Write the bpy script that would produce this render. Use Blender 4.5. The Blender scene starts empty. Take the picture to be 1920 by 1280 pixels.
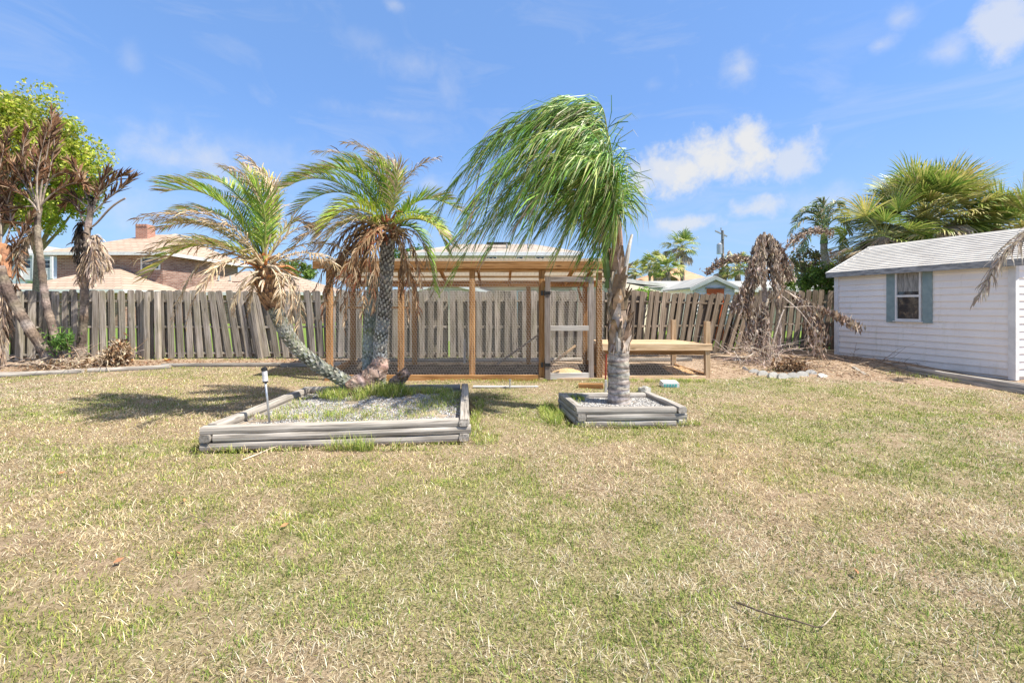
import bpy, math, random
import numpy as np
from mathutils import Vector, Matrix
random.seed(7); rng = np.random.default_rng(7)
scene = bpy.context.scene
COL = scene.collection
R = math.radians
F = 853.33; CZ = 1.3; HY = 575.0

# ------------------------------------------------------------------ helpers
def W(px, py, Y):            # point at distance Y in front of the viewer's standpoint
    return Vector(((px-960)/F*Y, Y, CZ-(py-HY)/F*Y))
def hgt(Y):
    t = min(max((Y-8.2)/1.8, 0), 1); return 0.13*t*t*(3-2*t)
def hgt_np(Y):
    t = np.clip((Y-8.2)/1.8, 0, 1); return 0.13*t*t*(3-2*t)
def X_(px, Y): return (px-960)/F*Y

def setp(o, label=None, cat=None, group=None, kind=None):
    if label: o['label'] = label
    if cat: o['category'] = cat
    if group: o['group'] = group
    if kind: o['kind'] = kind
    return o
def thing(name, label, cat, loc, group=None):
    o = bpy.data.objects.new(name, None); COL.objects.link(o)
    o.location = loc; o.empty_display_size = 0.1
    return setp(o, label, cat, group)

class MB:
    def __init__(s): s.v=[]; s.f=[]; s.c=[]; s.n=0
    def add(s, verts, faces, col=(1,1,1)):
        verts = np.asarray(verts, dtype=float).reshape(-1,3)
        s.v.append(verts); k = s.n
        s.f.extend([tuple(int(i)+k for i in f) for f in faces])
        c = np.asarray(col, dtype=float)
        if c.ndim == 1: c = np.tile(c[:3], (len(verts),1))
        s.c.append(c); s.n += len(verts)
    def box(s, c, size, M=None, col=(1,1,1)):
        x,y,z = [d/2 for d in size]
        vs = [Vector((a*x,b*y,e*z)) for a in (-1,1) for b in (-1,1) for e in (-1,1)]
        if M is not None: vs = [M @ v for v in vs]
        c = Vector(c)
        s.add([v+c for v in vs], [(0,1,3,2),(4,6,7,5),(0,4,5,1),(2,3,7,6),(0,2,6,4),(1,5,7,3)], col)
    def tube(s, pts, radii, n=6, col=(1,1,1), cap=True, wob=0):
        pts = [Vector(p) for p in pts]; m = len(pts); vs=[]; 
        if not hasattr(radii,'__len__'): radii=[radii]*m
        ref = Vector((0.31,0.9,0.2))
        for i,p in enumerate(pts):
            t = (pts[min(i+1,m-1)]-pts[max(i-1,0)]).normalized()
            a = t.cross(ref)
            if a.length<1e-3: a = t.cross(Vector((1,0,0)))
            a.normalize(); b = t.cross(a)
            for k in range(n):
                th = 2*math.pi*k/n; r = radii[i]*(1+random.uniform(-wob,wob))
                vs.append(p+a*math.cos(th)*r+b*math.sin(th)*r)
        fs=[(i*n+k, i*n+(k+1)%n, (i+1)*n+(k+1)%n, (i+1)*n+k) for i in range(m-1) for k in range(n)]
        if cap: fs += [tuple(range(n))[::-1], tuple((m-1)*n+k for k in range(n))]
        if np.ndim(col)==2: col = np.repeat(np.asarray(col), n, axis=0)
        s.add(vs, fs, col)
    def prism(s, poly, d, col=(1,1,1)):   # polygon (3d points) extruded by vector d
        n=len(poly); d=Vector(d); a=[Vector(p) for p in poly]
        s.add(a+[p+d for p in a], [tuple(range(n))[::-1], tuple(range(n,2*n))]+[(i,(i+1)%n,n+(i+1)%n,n+i) for i in range(n)], col)
    def build(s, name, mat, parent=None, smooth=False, M=None):
        me = bpy.data.meshes.new(name)
        V = np.concatenate(s.v) if s.v else np.zeros((0,3))
        if parent is not None and M is None: V = V - np.array(parent.location)
        me.from_pydata(V.tolist(), [], s.f)
        ca = me.color_attributes.new('Col','FLOAT_COLOR','POINT')
        cc = np.ones((len(V),4)); cc[:,:3]=np.concatenate(s.c); ca.data.foreach_set('color', cc.ravel())
        if smooth: me.polygons.foreach_set('use_smooth', [True]*len(me.polygons))
        me.materials.append(mat); me.update()
        o = bpy.data.objects.new(name, me); COL.objects.link(o)
        if M is not None:
            o.matrix_basis = M if parent is None else Matrix.Translation(-Vector(parent.location)) @ M
        if parent is not None: o.parent = parent
        return o

def frame(p0, p1, hint=Vector((0,0,1))):
    x = (Vector(p1)-Vector(p0)).normalized(); h = Vector(hint)
    y = h.cross(x)
    if y.length<1e-3: y = Vector((0,1,0)).cross(x)
    y.normalize(); z = x.cross(y)
    M = Matrix((x,y,z)).transposed().to_4x4(); M.translation = Vector(p0); return M
def beam(parent, name, p0, p1, w, h, mat, ch=0.004, hint=Vector((0,0,1)), round_=False, sag=0, label=None):
    L = (Vector(p1)-Vector(p0)).length
    if round_:   # landscape timber profile
        prof=[]
        for sx in (1,-1):
            for a in (-60,-35,0,35,60):
                prof.append((sx*(w/2-h*0.32+h*0.32*math.cos(R(a))/1.0), sx*h/2*math.sin(R(a))/math.sin(R(60))))
        n=len(prof)
    else:
        a,b=w/2,h/2
        prof=[(-a+ch,-b),(a-ch,-b),(a,-b+ch),(a,b-ch),(a-ch,b),(-a+ch,b),(-a,b-ch),(-a,-b+ch)]; n=8
    segs = max(1,int(L/0.25)) if (round_ or L>0.8) else 1
    vs=[]; r=random.Random(len(name)*7+int(L*1000)+int(Vector(p0).x*977))
    am = 0.0035 if round_ else 0.0012
    for i in range(segs+1):
        t=i/segs; dz=r.uniform(-am,am)-sag*math.sin(math.pi*t); dy=r.uniform(-am,am)
        for (y,z) in prof:
            vs.append((t*L, y+dy, z+dz+ (r.uniform(-am,am)*.4)))
    fs=[(i*n+k,i*n+(k+1)%n,(i+1)*n+(k+1)%n,(i+1)*n+k) for i in range(segs) for k in range(n)]
    fs += [tuple(range(n))[::-1], tuple(segs*n+k for k in range(n))]
    mb=MB(); mb.add(vs,fs)
    o = mb.build(name, mat, parent, smooth=False, M=frame(p0,p1,hint))
    if label: o['label']=label
    return o

# ------------------------------------------------------------------ materials
def newmat(name):
    m = bpy.data.materials.new(name); m.use_nodes=True
    nt=m.node_tree; b=nt.nodes['Principled BSDF']; return m,nt,b
def node(nt,t,**kw):
    n=nt.nodes.new(t)
    for k,v in kw.items(): setattr(n,k,v)
    return n
def ramp(nt, stops):
    r=node(nt,'ShaderNodeValToRGB'); e=r.color_ramp.elements
    while len(e)<len(stops): e.new(0.5)
    for q,(p,c) in zip(e,stops): q.position=p; q.color=(*c,1)
    return r
def noise(nt, vec, scale, detail=4, rough=.55, dist=0):
    n=node(nt,'ShaderNodeTexNoise'); n.inputs['Scale'].default_value=scale; n.inputs['Detail'].default_value=detail
    n.inputs['Roughness'].default_value=rough; n.inputs['Distortion'].default_value=dist
    if vec is not None: nt.links.new(vec, n.inputs['Vector'])
    return n
def mixc(nt, fac, a, b, mode='MIX'):
    m=node(nt,'ShaderNodeMix',data_type='RGBA',blend_type=mode)
    for i,v in ((0,fac),(6,a),(7,b)):
        if hasattr(v,'links') or isinstance(v,bpy.types.NodeSocket): nt.links.new(v,m.inputs[i])
        elif i==0: m.inputs[0].default_value=v
        else: m.inputs[i].default_value=(*v,1)
    return m.outputs[2]
def math_(nt, op, a, b=None):
    m=node(nt,'ShaderNodeMath',operation=op)
    for i,v in ((0,a),(1,b)):
        if v is None: continue
        if isinstance(v,bpy.types.NodeSocket): nt.links.new(v,m.inputs[i])
        else: m.inputs[i].default_value=v
    return m.outputs[0]
def bump(nt, b, h, strength=.3, dist=.01):
    n=node(nt,'ShaderNodeBump'); n.inputs['Strength'].default_value=strength; n.inputs['Distance'].default_value=dist
    nt.links.new(h,n.inputs['Height']); nt.links.new(n.outputs[0],b.inputs['Normal'])

def wood(name, dark, mid, light, stain=None, rough=.85, across=22):
    m,nt,b=newmat(name)
    tc=node(nt,'ShaderNodeTexCoord'); oi=node(nt,'ShaderNodeObjectInfo')
    off=node(nt,'ShaderNodeVectorMath',operation='SCALE'); off.inputs[0].default_value=(13,7,5)
    nt.links.new(oi.outputs['Random'],off.inputs['Scale'])
    add=node(nt,'ShaderNodeVectorMath',operation='ADD'); nt.links.new(tc.outputs['Object'],add.inputs[0]); nt.links.new(off.outputs[0],add.inputs[1])
    mp=node(nt,'ShaderNodeMapping'); mp.inputs['Scale'].default_value=(1.1,across,across); nt.links.new(add.outputs[0],mp.inputs[0])
    g=noise(nt,mp.outputs[0],1.6,6,.62,.35)
    rp=ramp(nt,[(.3,dark),(.47,mid),(.68,light)]); nt.links.new(g.outputs[0],rp.inputs[0])
    mp2=node(nt,'ShaderNodeMapping'); mp2.inputs['Scale'].default_value=(1.5,4,4); nt.links.new(add.outputs[0],mp2.inputs[0])
    g2=noise(nt,mp2.outputs[0],1.3,3); 
    c=rp.outputs[0]
    f=math_(nt,'MULTIPLY_ADD',g2.outputs[0],None); 
    mr=node(nt,'ShaderNodeMapRange'); mr.inputs[1].default_value=.42; mr.inputs[2].default_value=.68; nt.links.new(g2.outputs[0],mr.inputs[0])
    fac=math_(nt,'MULTIPLY',mr.outputs[0],.55)
    c=mixc(nt,fac,c,stain if stain else tuple(x*.62 for x in mid))
    mpc=node(nt,'ShaderNodeMapping'); mpc.inputs['Scale'].default_value=(1.3,across*2.0,across*2.0); nt.links.new(add.outputs[0],mpc.inputs[0])
    gc=noise(nt,mpc.outputs[0],1.0,3,.5,.5); cr=node(nt,'ShaderNodeMapRange'); cr.inputs[1].default_value=.33; cr.inputs[2].default_value=.40; cr.inputs[3].default_value=.8; cr.inputs[4].default_value=0; nt.links.new(gc.outputs[0],cr.inputs[0])
    c=mixc(nt,cr.outputs[0],c,tuple(x*.4 for x in dark))
    # knots
    vo=node(nt,'ShaderNodeTexVoronoi'); mp3=node(nt,'ShaderNodeMapping'); mp3.inputs['Scale'].default_value=(1.6,6,6)
    nt.links.new(add.outputs[0],mp3.inputs[0]); nt.links.new(mp3.outputs[0],vo.inputs['Vector']); vo.inputs['Scale'].default_value=1.0
    kr=node(nt,'ShaderNodeMapRange'); kr.inputs[1].default_value=.05; kr.inputs[2].default_value=.13; kr.inputs[3].default_value=.75; kr.inputs[4].default_value=0
    nt.links.new(vo.outputs['Distance'],kr.inputs[0])
    c=mixc(nt,kr.outputs[0],c,tuple(x*.35 for x in dark))
    br=node(nt,'ShaderNodeMapRange'); br.inputs[3].default_value=.68; br.inputs[4].default_value=1.22; nt.links.new(oi.outputs['Random'],br.inputs[0])
    hs=node(nt,'ShaderNodeHueSaturation'); nt.links.new(br.outputs[0],hs.inputs['Value']); nt.links.new(c,hs.inputs['Color'])
    nt.links.new(hs.outputs[0],b.inputs['Base Color'])
    b.inputs['Roughness'].default_value=rough; b.inputs['Specular IOR Level'].default_value=.25
    bump(nt,b,g.outputs[0],.5,.006)
    return m
def mottled(name, c1, c2, scale=8, rough=.8, bstr=.2, bdist=.005, detail=5, metallic=0, spec=.4, stretch=None):
    m,nt,b=newmat(name); tc=node(nt,'ShaderNodeTexCoord'); v=tc.outputs['Object']
    if stretch:
        mp=node(nt,'ShaderNodeMapping'); mp.inputs['Scale'].default_value=stretch; nt.links.new(v,mp.inputs[0]); v=mp.outputs[0]
    n=noise(nt,v,scale,detail,.6); rp=ramp(nt,[(.35,c1),(.65,c2)]); nt.links.new(n.outputs[0],rp.inputs[0])
    nt.links.new(rp.outputs[0],b.inputs['Base Color']); b.inputs['Roughness'].default_value=rough; b.inputs['Metallic'].default_value=metallic
    b.inputs['Specular IOR Level'].default_value=spec
    if bstr: bump(nt,b,n.outputs[0],bstr,bdist)
    return m
def vcol(name, rough=.6, transl=.3, scale=30, var=.35, spec=.3, bstr=0):
    m,nt,b=newmat(name); at=node(nt,'ShaderNodeAttribute',attribute_name='Col')
    tc=node(nt,'ShaderNodeTexCoord'); n=noise(nt,tc.outputs['Object'],scale,3)
    mr=node(nt,'ShaderNodeMapRange'); mr.inputs[1].default_value=.3; mr.inputs[2].default_value=.7; mr.inputs[3].default_value=1-var; mr.inputs[4].default_value=1+var
    nt.links.new(n.outputs[0],mr.inputs[0])
    hs=node(nt,'ShaderNodeHueSaturation'); nt.links.new(mr.outputs[0],hs.inputs['Value']); nt.links.new(at.outputs['Color'],hs.inputs['Color'])
    nt.links.new(hs.outputs[0],b.inputs['Base Color']); b.inputs['Roughness'].default_value=rough; b.inputs['Specular IOR Level'].default_value=spec
    if transl>0:
        tr=node(nt,'ShaderNodeBsdfTranslucent'); nt.links.new(hs.outputs[0],tr.inputs[0])
        mx=node(nt,'ShaderNodeMixShader'); mx.inputs[0].default_value=transl
        nt.links.new(b.outputs[0],mx.inputs[1]); nt.links.new(tr.outputs[0],mx.inputs[2])
        nt.links.new(mx.outputs[0],nt.nodes['Material Output'].inputs[0])
    if bstr: bump(nt,b,n.outputs[0],bstr,.01)
    return m

M_fence = wood('weathered_fence_wood',(.12,.095,.075),(.34,.295,.25),(.53,.475,.415),stain=(.22,.205,.13))
M_fenceb= wood('weathered_fence_wood_brown',(.10,.075,.055),(.23,.175,.13),(.38,.31,.245),stain=(.13,.105,.065))
M_timb  = wood('grey_landscape_timber',(.15,.13,.11),(.38,.345,.305),(.60,.555,.50),stain=(.22,.195,.165),across=26)
M_cedar = wood('orange_treated_pine',(.22,.10,.035),(.44,.225,.085),(.60,.35,.16),stain=(.26,.12,.04))
M_cedar_pale = wood('pale_treated_pine',(.38,.24,.13),(.62,.44,.27),(.78,.60,.42),stain=(.46,.31,.18))
M_door  = wood('grey_door_wood',(.17,.14,.125),(.32,.275,.25),(.46,.41,.38),stain=(.22,.17,.13))
M_whitewood = wood('washed_board',(.38,.35,.33),(.60,.57,.54),(.74,.71,.68),stain=(.44,.39,.34))
M_wire  = mottled('galvanised_wire',(.40,.38,.35),(.54,.52,.48),60,.5,0,metallic=.2)
M_tin   = mottled('corrugated_tin',(.62,.58,.52),(.78,.75,.70),6,.6,0)
_nt=M_tin.node_tree; _tr=node(_nt,'ShaderNodeBsdfTranslucent'); _tr.inputs[0].default_value=(.75,.68,.55,1); _mx=node(_nt,'ShaderNodeMixShader'); _mx.inputs[0].default_value=.22
_nt.links.new(_nt.nodes['Principled BSDF'].outputs[0],_mx.inputs[1]); _nt.links.new(_tr.outputs[0],_mx.inputs[2]); _nt.links.new(_mx.outputs[0],_nt.nodes['Material Output'].inputs[0])
M_black = mottled('black_metal',(.012,.012,.013),(.03,.03,.03),40,.45,.1)
M_steel = mottled('brushed_steel',(.40,.42,.45),(.58,.60,.62),30,.4,0,metallic=.7)
M_plastic_lens = mottled('pale_plastic',(.5,.5,.52),(.7,.7,.72),30,.3,0)
M_red   = mottled('red_painted_steel',(.20,.02,.015),(.35,.05,.03),30,.5,.1)
M_leaf  = vcol('palm_leaf',.42,.22,9,.3,.5)
M_dead  = vcol('dead_leaf',.85,.12,14,.35,.15)
M_blade = vcol('grass_blade',.7,.25,3,.12,.25)
M_crown = vcol('tree_leaf',.5,.42,2.5,.35,.4)
M_bark  = vcol('bark',.9,0,22,.45,.15,.7)
M_gravelst = vcol('gravel_stone',.85,0,90,.35,.2,.8)
M_conc  = mottled('pale_concrete',(.38,.37,.34),(.58,.56,.52),14,.9,.4,.01)
M_glass,_nt,_b = newmat('window_glass'); _b.inputs['Base Color'].default_value=(.035,.04,.045,1); _b.inputs['Roughness'].default_value=.06; _b.inputs['Specular IOR Level'].default_value=.9
M_white = mottled('white_trim_paint',(.62,.62,.62),(.76,.76,.75),5,.6,.05)
M_shut  = mottled('blue_grey_shutter_paint',(.21,.29,.30),(.27,.36,.37),9,.7,.1)
M_fascia= mottled('weathered_grey_fascia',(.17,.18,.19),(.42,.43,.44),5,.8,.2,stretch=(1,1,4))
M_shroof= mottled('white_metal_shingle',(.52,.49,.45),(.66,.63,.58),3,.75,.15)
def siding(name,c1,c2,stain):
    m,nt,b=newmat(name); tc=node(nt,'ShaderNodeTexCoord'); v=tc.outputs['Object']
    n=noise(nt,v,2.2,6,.6); mp=node(nt,'ShaderNodeMapping'); mp.inputs['Scale'].default_value=(6,6,1.1); nt.links.new(v,mp.inputs[0])
    n2=noise(nt,mp.outputs[0],1.5,5,.65); rp=ramp(nt,[(.3,c1),(.7,c2)]); nt.links.new(n.outputs[0],rp.inputs[0])
    mr=node(nt,'ShaderNodeMapRange'); mr.inputs[1].default_value=.56; mr.inputs[2].default_value=.78; mr.inputs[4].default_value=.6; nt.links.new(n2.outputs[0],mr.inputs[0])
    c=mixc(nt,mr.outputs[0],rp.outputs[0],stain)
    sz=node(nt,'ShaderNodeSeparateXYZ'); nt.links.new(v,sz.inputs[0]); n3=noise(nt,v,7,5,.7)
    dz=math_(nt,'ADD',math_(nt,'MULTIPLY',n3.outputs[0],.5),math_(nt,'MULTIPLY',sz.outputs[2],-1.0)); dm=node(nt,'ShaderNodeMapRange'); dm.inputs[1].default_value=0; dm.inputs[2].default_value=.35; dm.inputs[4].default_value=.5; nt.links.new(dz,dm.inputs[0])
    c=mixc(nt,dm.outputs[0],c,(.40,.36,.27)); nt.links.new(c,b.inputs['Base Color']); b.inputs['Roughness'].default_value=.6
    bump(nt,b,n.outputs[0],.1,.004); return m
M_siding= siding('white_painted_lap_siding',(.86,.81,.77),(.93,.89,.85),(.62,.59,.48))
def brickmat(name, c1,c2,mort, plane='xz', bw=.5, bh=.25, scale=2.5, ms=.02, rough=.9):
    m,nt,b=newmat(name); tc=node(nt,'ShaderNodeTexCoord'); sp=node(nt,'ShaderNodeSeparateXYZ'); nt.links.new(tc.outputs['Object'],sp.inputs[0])
    cb=node(nt,'ShaderNodeCombineXYZ')
    if plane=='xz':
        s=math_(nt,'ADD',sp.outputs[0],sp.outputs[1]); nt.links.new(s,cb.inputs[0]); nt.links.new(sp.outputs[2],cb.inputs[1])
    else:
        s=math_(nt,'ADD',sp.outputs[0],math_(nt,'MULTIPLY',sp.outputs[1],.37)); nt.links.new(s,cb.inputs[0]); nt.links.new(sp.outputs[2],cb.inputs[1])
    br=node(nt,'ShaderNodeTexBrick'); nt.links.new(cb.outputs[0],br.inputs[0])
    br.inputs['Color1'].default_value=(*c1,1); br.inputs['Color2'].default_value=(*c2,1); br.inputs['Mortar'].default_value=(*mort,1)
    br.inputs['Scale'].default_value=scale; br.inputs['Mortar Size'].default_value=ms; br.inputs['Brick Width'].default_value=bw; br.inputs['Row Height'].default_value=bh
    br.inputs['Bias'].default_value=-.1
    n=noise(nt,tc.outputs['Object'],1.3,6,.65); c=mixc(nt,.5,br.outputs[0],n.outputs[0],'SOFT_LIGHT')
    nt.links.new(c,b.inputs['Base Color']); b.inputs['Roughness'].default_value=rough; bump(nt,b,br.outputs[1],-.3,.02)
    return m
M_brick = brickmat('brown_brick',(.22,.10,.065),(.40,.24,.18),(.34,.29,.25),bw=.7,bh=.22,scale=1.9,ms=.03)
M_chim  = brickmat('red_chimney_brick',(.36,.12,.07),(.50,.22,.14),(.45,.38,.33),bw=.4,bh=.15,scale=1.6,ms=.02)
M_shing = brickmat('tan_roof_shingle',(.40,.30,.23),(.49,.38,.295),(.30,.22,.165),'roof',.6,.22,1.2,.03)
M_shing2= brickmat('grey_beige_roof_shingle',(.38,.32,.27),(.49,.42,.36),(.29,.25,.21),'roof',.6,.22,1.2,.03)
M_peach = mottled('peach_roof',(.50,.28,.16),(.58,.35,.22),1.5,.8,0)
M_greyroof = mottled('grey_white_flat_roof',(.34,.34,.33),(.46,.46,.44),1.2,.8,0)
M_stucco= mottled('beige_stucco',(.56,.50,.40),(.63,.57,.46),6,.9,.1)
M_pink  = mottled('pinkish_stucco',(.56,.46,.40),(.63,.52,.46),6,.9,.1)
M_bluesid=mottled('pale_blue_siding',(.42,.50,.58),(.50,.57,.65),2,.8,0)
M_orange= mottled('orange_painted_door',(.52,.09,.025),(.68,.17,.06),3,.7,.1)
M_greysid=mottled('grey_green_metal_siding',(.34,.39,.38),(.46,.50,.49),2,.6,.1)

# ------------------------------------------------------------------ numpy value noise
def vnoise(x,y,seed=0,octs=4,freq=1.0):
    out=np.zeros_like(x,dtype=float); amp=1; tot=0
    for o in range(octs):
        xf=x*freq; yf=y*freq; xi=np.floor(xf).astype(np.int64); yi=np.floor(yf).astype(np.int64)
        fx=xf-xi; fy=yf-yi; fx=fx*fx*(3-2*fx); fy=fy*fy*(3-2*fy)
        def h(a,b):
            n=(a*374761393+b*668265263+(seed+o)*1442695041)&0xffffffff
            n=((n^(n>>13))*1274126177)&0xffffffff; n=n^(n>>16); return (n&0xffff)/65535.0
        v=(h(xi,yi)*(1-fx)+h(xi+1,yi)*fx)*(1-fy)+(h(xi,yi+1)*(1-fx)+h(xi+1,yi+1)*fx)*fy
        out+=v*amp; tot+=amp; amp*=.55; freq*=2.03
    return out/tot

# layout constants -----------------------------------------------------------
BED=[Vector((-2.85,4.14,0)),Vector((-.416,4.44,0)),Vector((-.62,6.50,0)),Vector((-2.84,6.27,0))]   # FL FR RR RL
SB=[Vector((.72,5.02,0)),Vector((1.95,5.08,0)),Vector((1.83,5.98,0)),Vector((.60,5.93,0))]
SH_N=Vector((8.89,8.09,0)); SH_F=Vector((7.96,11.1,0)); SH_D=(SH_F-SH_N); SH_P=Vector((SH_D.y,-SH_D.x,0)).normalized()
def inpoly(x,y,poly,m=0):
    ok=np.ones_like(x,dtype=bool); n=len(poly)
    for i in range(n):
        a=poly[i]; b=poly[(i+1)%n]; e=Vector((b.x-a.x,b.y-a.y)); L=e.length
        ok&=((e.x*(y-a.y)-e.y*(x-a.x))/L > -m)
    return ok
def soil_mask(x,y):
    n=(vnoise(x,y,3,4,1.3)-.5)*1.0
    # front edge of bare soil by X
    xs=[-30,-10,-8.6,-7.2,-4.4,-3.4,-3.3,1.7,1.75,3.6,3.9,5.2,6.2,7.2,8.2,30]
    ys=[8.4,8.5,8.9,9.2,9.2,8.9,8.0,8.0,8.35,8.35,8.3,8.5,8.1,7.3,6.6,6.2]
    e=np.interp(x,xs,ys); d=(y-e)+n*.9
    s=np.clip(d/.35+.4,0,1)
    s=np.where((y>10.35)&(x<2.2),0,s); s=np.where((y>12.3),0,s)
    # worn patches round the beds
    s=np.maximum(s,.75*np.exp(-(((x+3.2)/.9)**2+((y-7.2)/.6)**2)))
    s=np.maximum(s,.6*np.exp(-(((x+1.3)/1.6)**2+((y-7.0)/.25)**2)))
    s=np.maximum(s,.55*np.exp(-(((x-.6)/1.2)**2+((y-6.9)/.3)**2)))
    s=np.maximum(s,.5*np.exp(-(((x+.1)/.5)**2+((y-4.6)/.5)**2)))
    s=np.maximum(s,.45*np.exp(-(((x+1.2)/1.6)**2+((y-4.0)/.2)**2)))
    s=np.maximum(s,.6*np.clip((vnoise(x,y,91,3,1.6)-.66)*9,0,1))
    return s
def green_mask(x,y):
    g=vnoise(x+9.3,y*1.25+4,11,4,.8)*.5+vnoise(x,y,21,3,2.4)*.5
    g=(g-.5)*3.4+.36
    g+= .30*np.exp(-(((x-3.2)/2.6)**2+((y-3.6)/1.6)**2))+ .12*np.exp(-(((x-.2)/1.6)**2+((y-2.2)/.7)**2))
    g+= .5*np.exp(-(((x+3.15)/.28)**2+((y-4.35)/.35)**2)) + .5*np.exp(-(((x-.55)/.25)**2+((y-5.5)/.6)**2))
    g+= .6*np.exp(-(((x-3.6)/2.5)**2+((y-7.4)/.5)**2)) + .4*np.exp(-(((x+.1)/.5)**2+((y-6.2)/.9)**2))
    g-= .25*np.exp(-(((x+3.5)/2.5)**2+((y-3.6)/.9)**2)) + .28*np.exp(-(((x-.7)/1.6)**2+((y-4.2)/.7)**2))
    g-= .12*np.exp(-(((x+6)/3)**2+((y-6.5)/1.6)**2))
    return np.clip(g,0,1)

# ------------------------------------------------------------------ ground
def ground():
    a=np.linspace(-13,13,420); 
    far=np.array([14,16,20,28,40,60,100,180,400]); xs=np.concatenate([-far[::-1],a,far])
    b=np.linspace(.3,13.5,230); ys=np.concatenate([[-60,-20,-6,-2],b,[14.5,16,20,28,40,60,100,200,500]])
    gx,gy=np.meshgrid(xs,ys); z=hgt_np(gy)+(vnoise(gx,gy,5,3,.8)-.5)*.05*np.exp(-np.abs(gy)/30)*((np.abs(gx)<14))
    bed=inpoly(gx,gy,BED,.1)|inpoly(gx,gy,SB,.1); z=np.where(bed,z-.06,z)
    V=np.stack([gx,gy,z],-1).reshape(-1,3); nx=len(xs); ny=len(ys)
    idx=np.arange(nx*ny).reshape(ny,nx); q=np.stack([idx[:-1,:-1],idx[:-1,1:],idx[1:,1:],idx[1:,:-1]],-1).reshape(-1,4)
    me=bpy.data.meshes.new('lawn'); me.from_pydata(V.tolist(),[],q.tolist())
    ca=me.color_attributes.new('Col','FLOAT_COLOR','POINT'); c=np.ones((len(V),4))
    c[:,0]=soil_mask(V[:,0],V[:,1]); c[:,1]=green_mask(V[:,0],V[:,1]); c[:,2]=np.clip((V[:,1]-10.3)/1.,0,1)*((V[:,1]>12.4)|(V[:,0]<2.2))
    ca.data.foreach_set('color',c.ravel()); me.polygons.foreach_set('use_smooth',[True]*len(me.polygons))
    m,nt,bs=newmat('dry_lawn_soil'); at=node(nt,'ShaderNodeAttribute',attribute_name='Col'); sp=node(nt,'ShaderNodeSeparateColor'); nt.links.new(at.outputs[0],sp.inputs[0])
    g=node(nt,'ShaderNodeNewGeometry'); P=g.outputs['Position']
    n1=noise(nt,P,70,5,.7); n2=noise(nt,P,9,5,.6); n3=noise(nt,P,28,4,.7)
    th=ramp(nt,[(.32,(.10,.065,.04)),(.5,(.33,.245,.16)),(.7,(.56,.45,.33))]); nt.links.new(n1.outputs[0],th.inputs[0])
    gr=ramp(nt,[(.3,(.09,.10,.03)),(.5,(.24,.26,.09)),(.7,(.40,.41,.19))]); nt.links.new(n1.outputs[0],gr.inputs[0])
    lawn=mixc(nt,math_(nt,'MULTIPLY',sp.outputs[1],.45),th.outputs[0],gr.outputs[0])
    so=ramp(nt,[(.3,(.15,.09,.055)),(.46,(.42,.31,.22)),(.7,(.62,.50,.38))]); nt.links.new(n3.outputs[0],so.inputs[0])
    so2=ramp(nt,[(.35,(.55,.5,.45)),(.6,(1,1,1))]); nt.links.new(n2.outputs[0],so2.inputs[0])
    soil_tone=mixc(nt,1,so.outputs[0],so2.outputs[0],'MULTIPLY')
    c1=mixc(nt,sp.outputs[0],lawn,soil_tone); c2=mixc(nt,sp.outputs[2],c1,(.16,.24,.05))
    nt.links.new(c2,bs.inputs['Base Color']); bs.inputs['Roughness'].default_value=.95; bs.inputs['Specular IOR Level'].default_value=.1
    bump(nt,bs,n1.outputs[0],.9,.02)
    me.materials.append(m); o=bpy.data.objects.new('lawn',me); COL.objects.link(o); setp(o,kind='structure')
ground()

def blades(name, x, y, z, L, wd, col, lean, mat=None, curl=.6, azim=None):
    N=len(x); th=rng.uniform(0,2*np.pi,N) if azim is None else azim; dx,dy=np.cos(th),np.sin(th)
    px_,py_=-dy,dx
    # ribbons turned partly toward random side
    s1=L*.55; l1=lean; l2=np.clip(lean+curl*rng.uniform(.2,1.2,N),0,1.7)
    p0=np.stack([x,y,z],-1); d1=np.stack([dx*np.sin(l1),dy*np.sin(l1),np.cos(l1)],-1); d2=np.stack([dx*np.sin(l2),dy*np.sin(l2),np.cos(l2)],-1)
    p1=p0+d1*s1[:,None]; p2=p1+d2*(L*.45)[:,None]
    p1[:,2]=np.maximum(p1[:,2],z+.004); p2[:,2]=np.maximum(p2[:,2],z+.003)
    w=np.stack([px_,py_,np.zeros(N)],-1)*(wd/2)[:,None]
    V=np.stack([p0-w,p0+w,p1+w*.85,p1-w*.85,p2],1).reshape(-1,3)
    base=np.arange(N)*5
    me=bpy.data.meshes.new(name); me.vertices.add(N*5); me.vertices.foreach_set('co',V.ravel())
    me.loops.add(N*7); me.polygons.add(N*2)
    li=np.stack([base,base+1,base+2,base+3,base+3,base+2,base+4],-1).ravel()
    me.loops.foreach_set('vertex_index',li.astype(np.int32))
    st=np.stack([np.arange(N)*7,np.arange(N)*7+4],-1).ravel(); me.polygons.foreach_set('loop_start',st.astype(np.int32))
    me.update(calc_edges=True)
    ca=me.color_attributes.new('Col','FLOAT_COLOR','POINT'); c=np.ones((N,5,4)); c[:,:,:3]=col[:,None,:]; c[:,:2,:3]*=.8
    ca.data.foreach_set('color',c.ravel()); me.materials.append(mat or M_blade)
    o=bpy.data.objects.new(name,me); COL.objects.link(o); return o
TAN=np.array([(.68,.56,.34),(.77,.67,.46),(.57,.46,.27),(.38,.28,.16),(.86,.79,.60)])
GRN=np.array([(.30,.38,.075),(.23,.33,.06),(.42,.47,.11),(.16,.25,.05),(.52,.51,.16)])
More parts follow.
